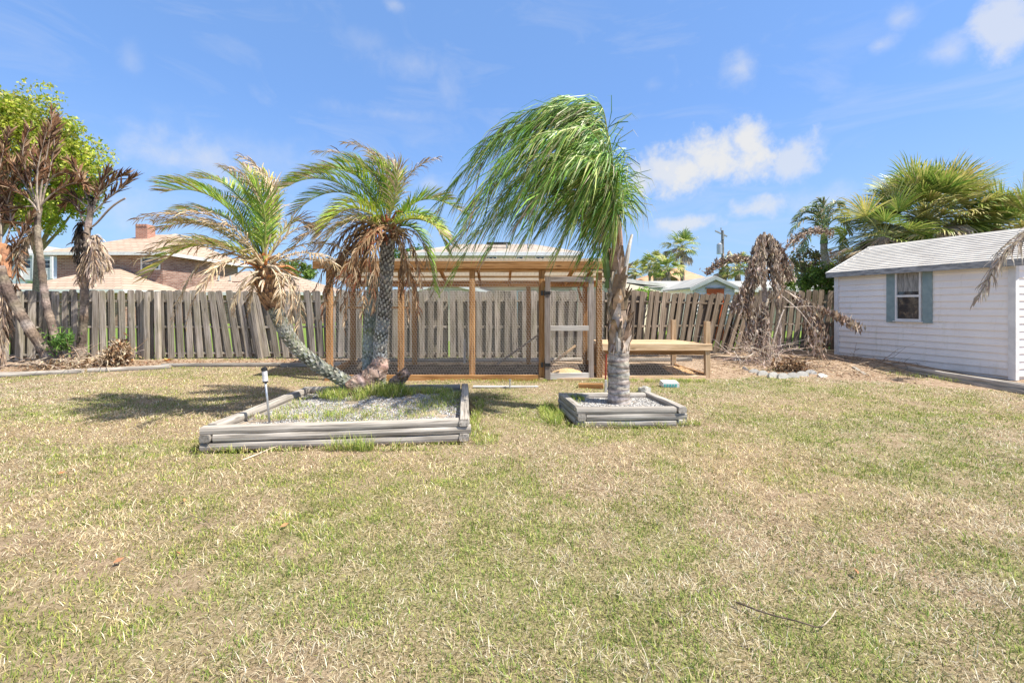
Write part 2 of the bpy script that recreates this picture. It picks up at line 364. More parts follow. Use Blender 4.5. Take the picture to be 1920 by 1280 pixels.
def grass():
    X=[];Y=[]
    for (y0,y1,d) in ((1.35,2.1,15000),(2.1,3,12000),(3,4,8500),(4,5.5,5500),(5.5,7,3600),(7,9.3,2200)):
        hw=1.13*y1+1.0; n=int(d*(y1-y0)*2*hw); X.append(rng.uniform(-hw,hw,n)); Y.append(rng.uniform(y0,y1,n))
    x=np.concatenate(X); y=np.concatenate(Y)
    # gather into tufts
    tx=(vnoise(x,y,31,2,14)); keep=rng.uniform(0,1,len(x))<(.35+1.1*tx)
    s=soil_mask(x,y); keep&=rng.uniform(0,1,len(x))>s*.97
    keep&=~inpoly(x,y,BED,.05); keep&=~inpoly(x,y,SB,.05)
    coop=[Vector((-3.3,8.08,0)),Vector((3.7,8.1,0)),Vector((3.7,10.4,0)),Vector((-3.3,10.4,0))]; keep&=~inpoly(x,y,coop,0)
    keep&=~((x*-SH_D.y+y*SH_D.x)<(SH_N.x*-SH_D.y+SH_N.y*SH_D.x-.5)) | (y<6.5)
    x=x[keep];y=y[keep];N=len(x)
    g=green_mask(x,y); tf=np.clip((vnoise(x,y,61,3,7.5)-.5)*5+.42,0,1); isg=rng.uniform(0,1,N)<np.clip(.05+.34*g+.62*g*tf+.18*tf,0,.88)
    col=np.where(isg[:,None],GRN[rng.integers(0,5,N)],TAN[rng.integers(0,5,N)])
    col=col*(rng.uniform(.45,1.25,N)[:,None])
    yel=vnoise(x,y,77,2,.5)[:,None]; col=col*(1+np.array([.12,.05,-.1])*(yel-.5)*2)
    wd=np.interp(y,[1.5,3,6,9.5],[.0026,.0038,.0062,.0090])*rng.uniform(.7,1.3,N)
    wd=np.where(isg,wd,wd*.85)
    L=np.where(isg,rng.uniform(.016,.036,N),rng.uniform(.02,.052,N))*(1+.5*(vnoise(x,y,41,2,2.5)-.4))
    L*=np.where(rng.uniform(0,1,N)<.07,1.7,1.)
    lean=np.where(isg,rng.uniform(.15,1.0,N),rng.uniform(.6,1.5,N))
    az=vnoise(x,y,51,2,5.0)*12+rng.normal(0,1.7,N)
    z=hgt_np(y)+(vnoise(x,y,5,3,.8)-.5)*.05*np.exp(-np.abs(y)/30)-.004
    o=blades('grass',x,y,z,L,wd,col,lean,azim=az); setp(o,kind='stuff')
    return N
print('blades',grass())
def tuft(name,cx,cy,cz,rx,ry,n,L0,L1,label,gshare=.85,mound=0,kind='stuff'):
    r=np.sqrt(rng.uniform(0,1,n)); a=rng.uniform(0,2*np.pi,n); x=cx+rx*r*np.cos(a); y=cy+ry*r*np.sin(a)
    keep=vnoise(x,y,int(abs(cx*100)),2,6)>.36; x=x[keep];y=y[keep];r=r[keep];n=len(x)
    isg=rng.uniform(0,1,n)<gshare; col=np.where(isg[:,None],GRN[rng.integers(0,5,n)]*1.1,TAN[rng.integers(0,5,n)])
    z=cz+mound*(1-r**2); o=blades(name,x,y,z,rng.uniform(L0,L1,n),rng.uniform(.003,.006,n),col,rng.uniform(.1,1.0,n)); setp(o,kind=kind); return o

# ------------------------------------------------------------------ fences
def picket(parent,name,base,h,lean,fdir,mat,w=.14,t=.018):
    # local X up, local Y along fence
    up=(Vector((0,0,1))*math.cos(lean)+fdir*math.sin(lean)); p1=base+up*h
    n=fdir.cross(up).normalized(); M=Matrix((up,fdir*math.cos(lean)-Vector((0,0,1))*math.sin(lean),up.cross(fdir*math.cos(lean)-Vector((0,0,1))*math.sin(lean)))).transposed().to_4x4(); M.translation=base
    a=w/2; e=random.uniform(.018,.03); b0=random.uniform(-.01,.01)
    if random.random()<.12: h-=random.uniform(0,.04)
    prof=[(b0,-a),(h-e,-a),(h-e*.35,-a+e*.45),(h,-a+e*1.2),(h+random.uniform(-.004,.003),a-e*1.2),(h-e*.35,a-e*.45),(h-e,a),(-b0,a)]
    mb=MB(); mb.prism([(x,y,-t/2) for x,y in prof],(0,0,t))
    return mb.build(name,mat,parent,M=M)
def fence(label,pts,leans,mat,gap=.205,h=1.5,posts=(),cut=None,seedz=0,rails=(.13,.72,1.30),off=.06):
    P=[Vector((x,y,0)) for x,y in pts]; segs=[(P[i+1]-P[i]).length for i in range(len(P)-1)]; tot=sum(segs)
    t=thing('picket_fence',label,'fence',(P[0].x,P[0].y,hgt(P[0].y)))
    def at(s):
        s0=s
        for i,L in enumerate(segs):
            if s<=L or i==len(segs)-1:
                k=s/L; p=P[i].lerp(P[i+1],k); return p,(P[i+1]-P[i]).normalized(),leans[i]*(1-k)+leans[i+1]*k
            s-=L
    n=max(1,round(tot/gap)); gap=tot/n
    for i in range(n):
        for back in (0,1):
            s=(i+.5*back+.25)*gap+random.uniform(-.01,.01)
            if s>tot: continue
            p,d,ln=at(s); nrm=Vector((-d.y,d.x,0))
            if nrm.y<0: nrm=-nrm
            hl=h*random.uniform(.985,1.015)
            b=p+nrm*(off+.004 if back else -off)+Vector((0,0,hgt(p.y)+random.uniform(.02,.05)))
            picket(t,'picket',b,hl,R(ln+random.gauss(0,.9)),d,mat,w=.126 if not back else .145)
    for j in range(len(P)-1):
        d=(P[j+1]-P[j]).normalized(); 
        for rh in rails:
            def sh(lean): return d*math.sin(R(lean))*rh
            a=P[j]+Vector((0,0,hgt(P[j].y)+rh*math.cos(R(leans[j])))); b=P[j+1]+Vector((0,0,hgt(P[j+1].y)+rh*math.cos(R(leans[j+1]))))
            beam(t,'rail',a,b,2*off-.02,.045,mat)
    for s,ln,front in posts:
        p,d,l0=at(min(s,tot)); nrm=Vector((-d.y,d.x,0)); 
        if nrm.y<0: nrm=-nrm
        b=p+nrm*(-.118 if front else .125)+Vector((0,0,hgt(p.y)-.1))
        up=Vector((0,0,1))*math.cos(R(ln))+d*math.sin(R(ln))
        beam(t,'post',b,b+up*(1.60),.09,.09,M_cedar_pale if front==2 else mat,hint=nrm)
    return t
def fx(px,Y): return (X_(px,Y),Y)
fence('weathered grey shadowbox picket fence run behind the dead palms, mostly upright',[fx(-140,8.9),fx(0,9.7),fx(110,10.1),fx(300,10.2)],[0,1,0,-1],M_fence,posts=[(.05,0,0),(3.9,0,1)],off=.042)
fence('grey picket fence run left of the coop whose pickets slump to the left',[fx(302,10.2),fx(400,10.25),fx(480,10.35),fx(560,10.35),fx(618,10.3)],[-2,-6,-11,-8,-2],M_fence,posts=[(.03,-1,1),(2.25,-9,1)],off=.044)
fence('grey picket fence run seen through the coop wire',[fx(621,10.25),fx(760,10.2),fx(838,10.2)],[0,0,0],M_fence,posts=[(.5,0,0)],h=1.5)
fence('grey upright picket fence run beyond the coop door',[fx(845,10.2),fx(980,10.2),fx(1130,10.25)],[0,0,1],M_fence,posts=[(.05,0,0),(2.4,0,0)],h=1.5)
fence('brown picket fence run behind the low platform, pickets leaning hard to the right',[fx(1133,10.3),fx(1200,10.7),fx(1300,11.3),fx(1400,11.7)],[2,7,13,19],M_fenceb,posts=[(.1,2,0),(3.45,20,1)],h=1.5,off=.034)
fence('brown picket fence run between the dead shrub and the white shed',[fx(1404,11.8),fx(1480,12.1),fx(1585,12.3),fx(1640,12.35)],[10,7,4,1],M_fenceb,gap=.215,posts=[(1.0,5,0)],h=1.58,off=.045)

# ------------------------------------------------------------------ timbers, beds
def timber(parent,p0,p1,z,mat=None,h=.070,w=.10,name='timber',label=None):
    return beam(parent,name,Vector((p0[0],p0[1],z)),Vector((p1[0],p1[1],z)),w,h,mat or BMAT[0],round_=True,label=label)
def edge_timber(label,p0,p1,z=None,group='landscape timbers edging the fence bed'):
    a=Vector((p0[0],p0[1],0)); b=Vector((p1[0],p1[1],0)); za=hgt(a.y)+.03; zb=hgt(b.y)+.03
    if z is not None: za=zb=z
    a.z=za;b.z=zb
    o=beam(None,'landscape_timber',a,b,.1,.08,M_timb,round_=True); setp(o,label,'timber',group); return o
def bed(P,z0,label,nh=3,name='raised_bed'):
    c=sum(P,Vector())/4; t=thing(name,label,'garden bed',(c.x,c.y,0))
    h=.070
    for k in range(nh):
        z=z0+h*(k+.5)+.003*k
        FL,FR,RR,RL=P
        u=(FR-FL).normalized(); v=(RL-FL).normalized()
        even=k%2==(nh-1)%2
        j=[random.uniform(-.006,.006) for _ in range(4)]
        if even: # front timber reaches to left corner; sides butt
            timber(t,FL+v*.05-u*.0,FR+v*.05-u*.11,z+j[0]); timber(t,RL-v*.05+u*.0,RR-v*.05-u*.11,z)
            timber(t,FR-u*.05-v*.01,RR-u*.05,z+.004); timber(t,FL+u*.05+v*.11,RL+u*.05-v*.11,z)
        else:
            timber(t,FL+v*.05+u*.11,FR+v*.05+u*.01,z); timber(t,RL-v*.05+u*.11,RR-v*.05,z)
            timber(t,FL+u*.05-v*.01,RL+u*.05,z+.002); timber(t,FR-u*.05+v*.11,RR-u*.05-v*.11,z)
    return t
BMAT=[M_timb]
bed(BED,-.012,'large square grey timber planter bed around the leaning palms')
BMAT[0]=wood('pale_landscape_timber',(.22,.19,.165),(.50,.46,.415),(.74,.70,.64),stain=(.30,.265,.23),across=26)
bed(SB,-.035,'small square pale timber planter bed around the windblown green palm')

def vary2(r,g,b):
    k=random.uniform(.75,1.15); return (r*k,g*k,b*k)
def gravel(name,P,z,n,size,cols,mound=0,holes=0.0,seed=1):
    g=np.random.default_rng(seed); FL,FR,RR,RL=[np.array(p)[:2] for p in P]
    # base sheet
    mb=MB(); K=18; vs=[];
    def pt(a,b): return (FL*(1-a)+FR*a)*(1-b)+(RL*(1-a)+RR*a)*b
    for j in range(K+1):
        for i in range(K+1):
            a=.035+.93*i/K;b=.035+.93*j/K; q=pt(a,b); vs.append((q[0],q[1],z+mound*math.exp(-((a-.55)**2/.06+(b-.72)**2/.05))))
    fs=[(j*(K+1)+i,j*(K+1)+i+1,(j+1)*(K+1)+i+1,(j+1)*(K+1)+i) for j in range(K) for i in range(K)]
    mb.add(vs,fs,np.array([vary2(.40,.33,.26) for _ in vs]))
    a=g.uniform(.045,.955,n); b=g.uniform(.045,.955,n); q=pt(a[:,None],b[:,None])
    if holes>0:
        k=vnoise(q[:,0],q[:,1],9,3,2.2)>holes; a=a[k];b=b[k];q=q[k];n=len(a)
    zz=z+mound*np.exp(-((a-.55)**2/.06+(b-.72)**2/.05))
    # octahedral chips
    base=np.array([(1,0,0),(-1,0,0),(0,1,0),(0,-1,0),(0,0,1),(0,0,-1)],float)
    fo=[(0,2,4),(2,1,4),(1,3,4),(3,0,4),(2,0,5),(1,2,5),(3,1,5),(0,3,5)]
    sc=size*g.uniform(.5,1.25,(n,1,3))*np.array([1,.8,.55]); th=g.uniform(0,6.28,n); tl=g.uniform(-.7,.7,n)
    v=base[None]*sc+g.normal(0,size*.15,(n,6,3)); ct,st=np.cos(tl)[:,None],np.sin(tl)[:,None]
    v=np.stack([v[...,0],v[...,1]*ct-v[...,2]*st,v[...,1]*st+v[...,2]*ct],-1)
    c,s=np.cos(th)[:,None],np.sin(th)[:,None]; v=np.stack([v[...,0]*c-v[...,1]*s,v[...,0]*s+v[...,1]*c,v[...,2]],-1)
    v+=np.concatenate([q,(zz+size*.25)[:,None]],1)[:,None,:]
    cols=np.array(cols); cc=cols[g.integers(0,len(cols),n)]*g.uniform(.8,1.15,(n,1))
    faces=(np.array(fo)[None]+np.arange(n)[:,None,None]*6).reshape(-1,3)
    mb.add(v.reshape(-1,3),faces.tolist(),np.repeat(cc,6,axis=0))
    o=mb.build(name,M_gravelst); setp(o,kind='stuff'); return o
GC=[(.40,.40,.42),(.54,.54,.55),(.26,.27,.30),(.64,.63,.61),(.17,.175,.19),(.42,.36,.30)]
gravel('gravel',BED,.115,19000,.011,GC,mound=.09,holes=.33)
gravel('gravel',SB,.125,5500,.0115,[(.50,.49,.47),(.64,.62,.59),(.34,.335,.33),(.2,.2,.21),(.56,.54,.51)],seed=2)
tuft('weeds',-1.85,5.85,.16,.62,.36,5200,.05,.15,'',.88,.06)
tuft('weeds',-1.55,5.75,.2,.25,.2,1300,.08,.2,'',.9,.03)
tuft('weeds',-1.1,6.1,.16,.30,.18,1200,.04,.11,'',.85)
tuft('weeds',-1.75,4.85,.14,.25,.13,700,.04,.09,'',.8)
tuft('weeds',-1.7,5.1,.13,.95,.6,2400,.02,.07,'',.8)
tuft('weeds',-.95,5.75,.13,.35,.55,1100,.03,.09,'',.85)
tuft('weeds',-1.6,4.12,-.005,1.2,.03,700,.03,.08,'',.7)
tuft('weeds',-2.95,5.2,0,.06,1.0,500,.03,.08,'',.6)
tuft('weeds',-.42,5.4,0,.06,1.0,700,.03,.10,'',.8)
tuft('weeds',1.3,4.98,0,.6,.03,400,.03,.08,'',.75)
tuft('weeds',-2.45,4.75,.14,.35,.10,500,.03,.07,'',.7)
tuft('weeds',-1.1,5.2,.14,.6,.5,700,.02,.05,'',.75)
tuft('weeds',-.85,5.9,.14,.22,.3,900,.03,.09,'',.8)
tuft('weeds',-2.55,5.5,.14,.12,.6,450,.03,.07,'',.7)
tuft('weeds',-1.35,4.13,-.005,.34,.05,500,.08,.2,'',.9)
tuft('weeds',.78,5.72,.13,.13,.2,500,.04,.1,'',.95)
tuft('weeds',.47,5.45,0,.14,.5,1100,.05,.14,'',.95)
tuft('weeds',1.95,5.0,0,.12,.05,160,.04,.1,'',.8)
tuft('weeds',-.25,4.6,0,.16,.4,600,.03,.09,'',.9)
tuft('weeds',2.6,7.95,.0,1.3,.14,1900,.03,.10,'',.95)
tuft('weeds',-.2,7.9,.0,1.3,.12,900,.03,.08,'',.85)
tuft('weeds',-.8,9.95,.12,2.4,.14,1300,.04,.13,'',.9)
tuft('weeds',-6.3,10.0,.12,2.2,.1,900,.03,.12,'',.85)
tuft('weeds',7.5,8.5,.02,.5,.8,900,.03,.09,'',.85)
tuft('weeds',5.0,9.1,.03,.7,.3,500,.03,.09,'',.8)

# bed edging along the fence
edge_timber('grey edging timber under the dead palms at the far left of the lawn',(-10.4,8.2),(-8.25,8.75))
edge_timber('grey edging timber between the dead palms and the slumping fence',(-8.2,8.82),(-6.85,9.12))
edge_timber('long grey edging timber in front of the slumping fence pickets',(-7.1,9.25),(-4.75,9.3))
edge_timber('grey edging timber ending beside the left coop post',(-4.7,9.28),(-3.5,9.35))
edge_timber('grey edging timber behind the coop, below the fence seen through its left wire',(-3.3,9.75),(-.95,9.78))
edge_timber('grey edging timber behind the coop, crossed by the coop ramp',(-.9,9.8),(1.5,9.82))
edge_timber('grey edging timber lying behind the low platform',(1.6,9.75),(3.9,9.9))
for k,(a,b,z,lb) in enumerate([((8.02,10.9),(7.86,9.0),.085,'upper edging timber along the shed wall, far half'),((7.84,8.95),(7.72,6.7),.085,'upper edging timber along the shed wall, near half'),
        ((7.86,9.9),(7.76,8.1),.01,'lower edging timber along the shed wall, far half'),((7.76,8.05),(7.60,6.0),.01,'lower edging timber along the shed wall, near half')]):
    edge_timber(lb,a,b,z,'timbers edging the shed')
for k,(a,b) in enumerate([((8.15,8.6),(8.2,6.9))]): edge_timber('short spare edging timber between the shed corner and the timber edging',a,b,.03,'timbers edging the shed')

# ------------------------------------------------------------------ chicken wire
def hexwire(mb,O,U,V,w,h,cell=.05,r=.00115):
    O,U,V=Vector(O),Vector(U).normalized(),Vector(V).normalized()
    s=cell/math.sqrt(3); rows=int(h/(1.5*s))+2; cols=int(w/cell)+2; A=[];B=[]
    for j in range(rows):
        for i in range(-1,cols):
            cx=i*cell+(cell/2 if j%2 else 0); cy=j*1.5*s
            # vertical edge and two slanted edges
            A+= [(cx+cell/2,cy-s/2),(cx+cell/2,cy+s/2),(cx,cy+s)]; B+=[(cx+cell/2,cy+s/2),(cx,cy+s),(cx-cell/2,cy+s/2)]
    A=np.array(A);B=np.array(B); k=(A[:,0]>=0)&(A[:,0]<=w)&(B[:,0]>=0)&(B[:,0]<=w)&(A[:,1]>=0)&(A[:,1]<=h)&(B[:,1]>=0)&(B[:,1]<=h)
    A=A[k];B=B[k]; nA=len(A); u=np.array(U);v=np.array(V);n=np.cross(u,v); o=np.array(O)
    jit=lambda P:(np.sin(P[:,0]*37.1)*np.cos(P[:,1]*23.3)*.004)
    bow=lambda P: np.sin(P[:,0]*3.1)*.008
    PA=o+A[:,:1]*u+A[:,1:]*v+(bow(A)[:,None])*n; PB=o+B[:,:1]*u+B[:,1:]*v+(bow(B)[:,None])*n
    d=(PB-PA); d/=np.linalg.norm(d,axis=1)[:,None]; s1=np.cross(d,n)
    vs=[]
    for P in (PA,PB):
        for a in (0,2.094,4.189): vs.append(P+s1*math.cos(a)*r+n*math.sin(a)*r)
    Vv=np.stack(vs,1).reshape(-1,3); b=np.arange(nA)*6
    fs=np.concatenate([np.stack([b+i,b+(i+1)%3,b+3+(i+1)%3,b+3+i],-1) for i in range(3)])
    mb.add(Vv,fs.tolist())

# ------------------------------------------------------------------ chicken coop
def coop():
    Y0=8.1; DEP=1.3; sx=-.03
    t=thing('chicken_coop','orange timber and chicken wire coop with corrugated roof behind the palms','coop',(-.85,8.75,0))
    def C(px,d,z):    # front-plane pixel column, depth, height
        return Vector((X_(px,Y0)+sx*d,Y0+d,z))
    H=Vector((0,1,0))
    cols=[618,752,885.5,1015.5,1123]
    for px in cols: beam(t,'post',C(px,0,-.1),C(px,0,1.944),.098,.09,M_cedar,hint=H)
    for px in (618,752,1000,1123): beam(t,'post',C(px,DEP,hgt(9.4)-.1),C(px,DEP,1.71),.09,.09,M_cedar,hint=H)
    # headers
    beam(t,'header_beam',C(590,-.07,2.035),C(1166,-.07,2.035),.04,.135,M_cedar)
    beam(t,'header_beam',C(600,DEP+.07,1.755),C(1150,DEP+.07,1.755),.04,.09,M_cedar); beam(t,'purlin',C(594,DEP+.07,1.822),C(1158,DEP+.07,1.822),.06,.04,M_cedar)
    beam(t,'top_plate',C(610,.0,1.965),C(1128,0,1.965),.085,.04,M_cedar)
    for px in (630,690,752,822,895,958,1024,1079,1118): beam(t,'rafter',C(px,-.045,2.035),C(px,DEP+.045,1.775),.04,.09,M_cedar)
    for i,d in enumerate((.2,.6,1.0)): 
        z=2.098-.20*d; beam(t,'purlin',C(592,d,z-.0),C(1160,d,z-.0),.07,.035,M_cedar_pale)
    # roof
    mb=MB(); n=220; x0=X_(585,Y0); x1=X_(1172,Y0); vs=[]
    for j,d in enumerate((-.10,.5,1.1,DEP+.18)):
        for i in range(n+1):
            x=x0+(x1-x0)*i/n; vs.append((x+sx*d,Y0+d,2.130-.20*d+.009*math.sin(i/n*2*math.pi*(x1-x0)/.0762)))
    mb.add(vs,[(j*(n+1)+i,j*(n+1)+i+1,(j+1)*(n+1)+i+1,(j+1)*(n+1)+i) for j in range(3) for i in range(n)])
    mb.build('corrugated_roof',M_tin,t,smooth=True)
    # base boards
    beam(t,'base_board',C(612,-.066,.03),C(1009,-.066,.03),.036,.14,M_cedar)
    beam(t,'base_board',C(1011,-.068,.0),C(1136,-.068,.0),.036,.09,M_cedar_pale)
    for px in (612,1129): beam(t,'base_board',C(px,0.05,.08),C(px,DEP-.05,.14),.036,.12,M_cedar)
    # diagonal braces under roof ends
    beam(t,'brace',C(1104,DEP*.55,1.42),C(1106,DEP*.9,1.68),.04,.08,M_cedar)
    beam(t,'corner_cleat',C(1106,-.06,1.925),C(1134,-.06,1.925),.04,.05,M_cedar_pale)
    # wire
    for a,b in ((618,752),(752,885.5),(885.5,1015.5)):
        mb=MB(); hexwire(mb,C(a-4,-.049,.08),(1,0,0),(0,0,1),(b-a)/F*Y0+.07,1.72); mb.build('wire_panel',M_wire,t)
    mb=MB(); hexwire(mb,C(1118,-.049,.05),(1,0,0),(0,0,1),.13,1.85); mb.build('wire_panel',M_wire,t)
    for a,b in ((618,752),(752,1000),(1000,1123)):
        mb=MB(); hexwire(mb,C(a,DEP+.049,.2),(1,0,0),(0,0,1),(b-a)/F*Y0,1.5); mb.build('wire_panel',M_wire,t)
    mb=MB(); hexwire(mb,C(612,.0,.1),(sx,1,0),(0,0,1),DEP,1.6); mb.build('wire_panel',M_wire,t)
    mb=MB(); hexwire(mb,C(1129,.0,.1),(sx,1,0),(0,0,1),DEP,1.6); mb.build('wire_panel',M_wire,t)
    # door, standing slightly ajar
    hx=X_(1021.5,Y0); th=R(5); du=Vector((math.cos(th),math.sin(th),0)); o=Vector((hx,Y0-.085,0)); wd=.87
    z0,z1=.02,1.83
    d=beam(t,'door',o+Vector((0,0,z0))+du*.045,o+Vector((0,0,z1))+du*.045,.09,.036,M_door,hint=H,label='grey wooden coop door frame with pale mid rail')
    # door pieces are sub-parts of the stile
    def sub(p0,p1,w,h,name,mat,hint=Vector((0,0,1))):
        ob=beam(None,name,p0,p1,w,h,mat,hint=hint); pw=Matrix.Translation(Vector(t.location)) @ d.matrix_basis
        ob.matrix_basis = pw.inverted() @ ob.matrix_basis; ob.parent=d; return ob
    e=Vector((0,0,0))
    sub(o+du*(wd-.045)+Vector((0,0,z0)),o+du*(wd-.045)+Vector((0,0,z1)),.09,.036,'stile',M_door,H)
    sub(o+du*.092+Vector((0,.0,z1-.046)),o+du*(wd-.092)+Vector((0,0,z1-.046)),.036,.09,'top_rail',M_door)
    sub(o+du*.092+Vector((0,.0,.92)),o+du*(wd-.092)+Vector((0,0,.92)),.036,.09,'mid_rail',M_whitewood)
    sub(o+du*.092+Vector((0,.0,z0+.055)),o+du*(wd-.092)+Vector((0,0,z0+.055)),.036,.11,'bottom_rail',M_whitewood)
    mb=MB(); hexwire(mb,o+du*.06+Vector((0,.024,.08)),du,(0,0,1),wd-.12,1.7)
    ob=mb.build('wire_panel',M_wire); ob.matrix_basis=(Matrix.Translation(Vector(t.location)) @ d.matrix_basis).inverted(); ob.parent=d
    for zz in (1.54,.28):
        mb=MB(); c=o+Vector((-.01,-.024,zz)); mb.box(c+Vector((-.045,.0,0)),(.05,.012,.085)); mb.box(c+Vector((.055,0,0)),(.10,.010,.055)); mb.tube([c+Vector((0,-.008,-.05)),c+Vector((0,-.008,.05))],.011,8)
        for q in (-.045,.03,.08): mb.tube([c+Vector((q,-.004,.015)),c+Vector((q,-.012,.015))],.006,6)
        mb.build('hinge',M_black,t)
    # ramp and prop
    beam(t,'ramp',C(934,.75,.20),C(1024,.55,.83),.20,.03,M_door)
    beam(t,'prop_board',C(1035,.35,.22),C(1086,.35,.58),.09,.036,M_cedar_pale)
    beam(t,'perch',C(620,.9,1.28),C(752,.9,1.28),.04,.04,M_cedar)
    return t
coop()
b=beam(None,'board',Vector((-3.05,9.0,.06)),Vector((-2.75,9.55,.72)),.08,.035,M_cedar_pale); setp(b,'pale board propped on the fence side of the coop beside the palm trunks','board')
b=beam(None,'stake',Vector((-1.0,9.6,.1)),Vector((-1.0,9.6,.62)),.04,.03,M_whitewood,hint=Vector((0,1,0))); setp(b,'thin pale wooden stake standing behind the coop','stake')
def shade_shavings(x0,x1,y0,y1,cols,dz,seed):
    K=40; J=16; vs=[]; 
    for j in range(J+1):
        for i in range(K+1):
            x=x0+(x1-x0)*i/K+ (random.uniform(-.02,.02)); y=y0+(y1-y0)*j/J
            if j in (0,J): y+=random.uniform(-.02,.02)
            vs.append((x,y,hgt(y)+dz+random.uniform(0,.014)))
    mb=MB(); mb.add(vs,[(j*(K+1)+i,j*(K+1)+i+1,(j+1)*(K+1)+i+1,(j+1)*(K+1)+i) for j in range(J) for i in range(K)],np.array([vary2(*random.choice(cols)) for _ in vs]))
    o=mb.build('soil_tone',M_gravelst); setp(o,kind='structure')
shade_shavings(-3.28,1.58,8.18,9.32,((.10,.075,.06),(.07,.05,.04),(.15,.11,.085)),.022,1)  # coop roof shade painted in as a dark ground colour
shade_shavings(1.72,3.0,8.45,9.35,((.11,.08,.06),(.08,.055,.04),(.17,.12,.09)),.022,2)  # dark sheet, colour stands in for the shade under the platform
shade_shavings(3.0,3.45,8.45,9.15,((.60,.38,.18),(.50,.30,.14),(.66,.46,.26)),.024,3)
# low platform on the right of the coop
def platform():
    t=thing('wooden_platform','low pale timber platform on posts with wire below, right of the coop','platform',(2.6,8.9,.0))
    xl,xr=1.66,3.62; yf,yr=8.42,9.45; z=.62
    for (x,y,top) in ((3.60,8.40,1.03),(3.34,9.42,1.03)): beam(t,'post',(x,y,hgt(y)-.1),(x,y,top),.09,.09,M_cedar_pale,hint=Vector((0,1,0)))
    beam(t,'post',(xl+.05,yf+.0,-.1),(xl+.05,yf,.53),.09,.09,M_cedar,hint=Vector((0,1,0)))
    beam(t,'post',(xl+.05,yr-.03,-.02),(xl+.05,yr-.03,.53),.09,.09,M_cedar,hint=Vector((0,1,0)))
    beam(t,'front_beam',(xl,yf-.068,z-.06),(xr+.05,yf-.068,z-.06),.038,.125,M_cedar_pale)
    beam(t,'inner_beam',(xl,yf-.02,z-.165),(xr-.07,yf-.02,z-.165),.05,.07,M_cedar)
    n=8
    for i in range(n):
        y0=yf+(yr-yf)*(i+.5)/n-.02; beam(t,'deck_board',(xl,y0,z-.018),(xr-.06-.22*(i/n),y0,z-.018),(yr-yf)/n-.006,.036,M_cedar_pale)
    beam(t,'side_beam',(xr-.05,yf+.02,z-.1),(xr-.28,yr,z-.1),.038,.12,M_cedar)
    beam(t,'base_board',(xl,yf-.05,.0),(xr-.06,yf-.05,.0),.036,.07,M_cedar_pale)
    beam(t,'base_board',(xr-.02,yf+.05,.03),(xr-.27,yr-.05,.1),.036,.06,M_cedar)
    mb=MB(); hexwire(mb,(xl,yf-.045,.03),(1,0,0),(0,0,1),xr-xl,.44); mb.build('wire_panel',M_wire,t)
    mb=MB(); hexwire(mb,(xr+.03,yf+.0,.06),(-.25,1,0),(0,0,1),1.05,.44); mb.build('wire_panel',M_wire,t)
    mb=MB(); hexwire(mb,(xl,yr+.045,.12),(1,0,0),(0,0,1),xr-xl-.2,.40); mb.build('wire_panel',M_wire,t)
platform()

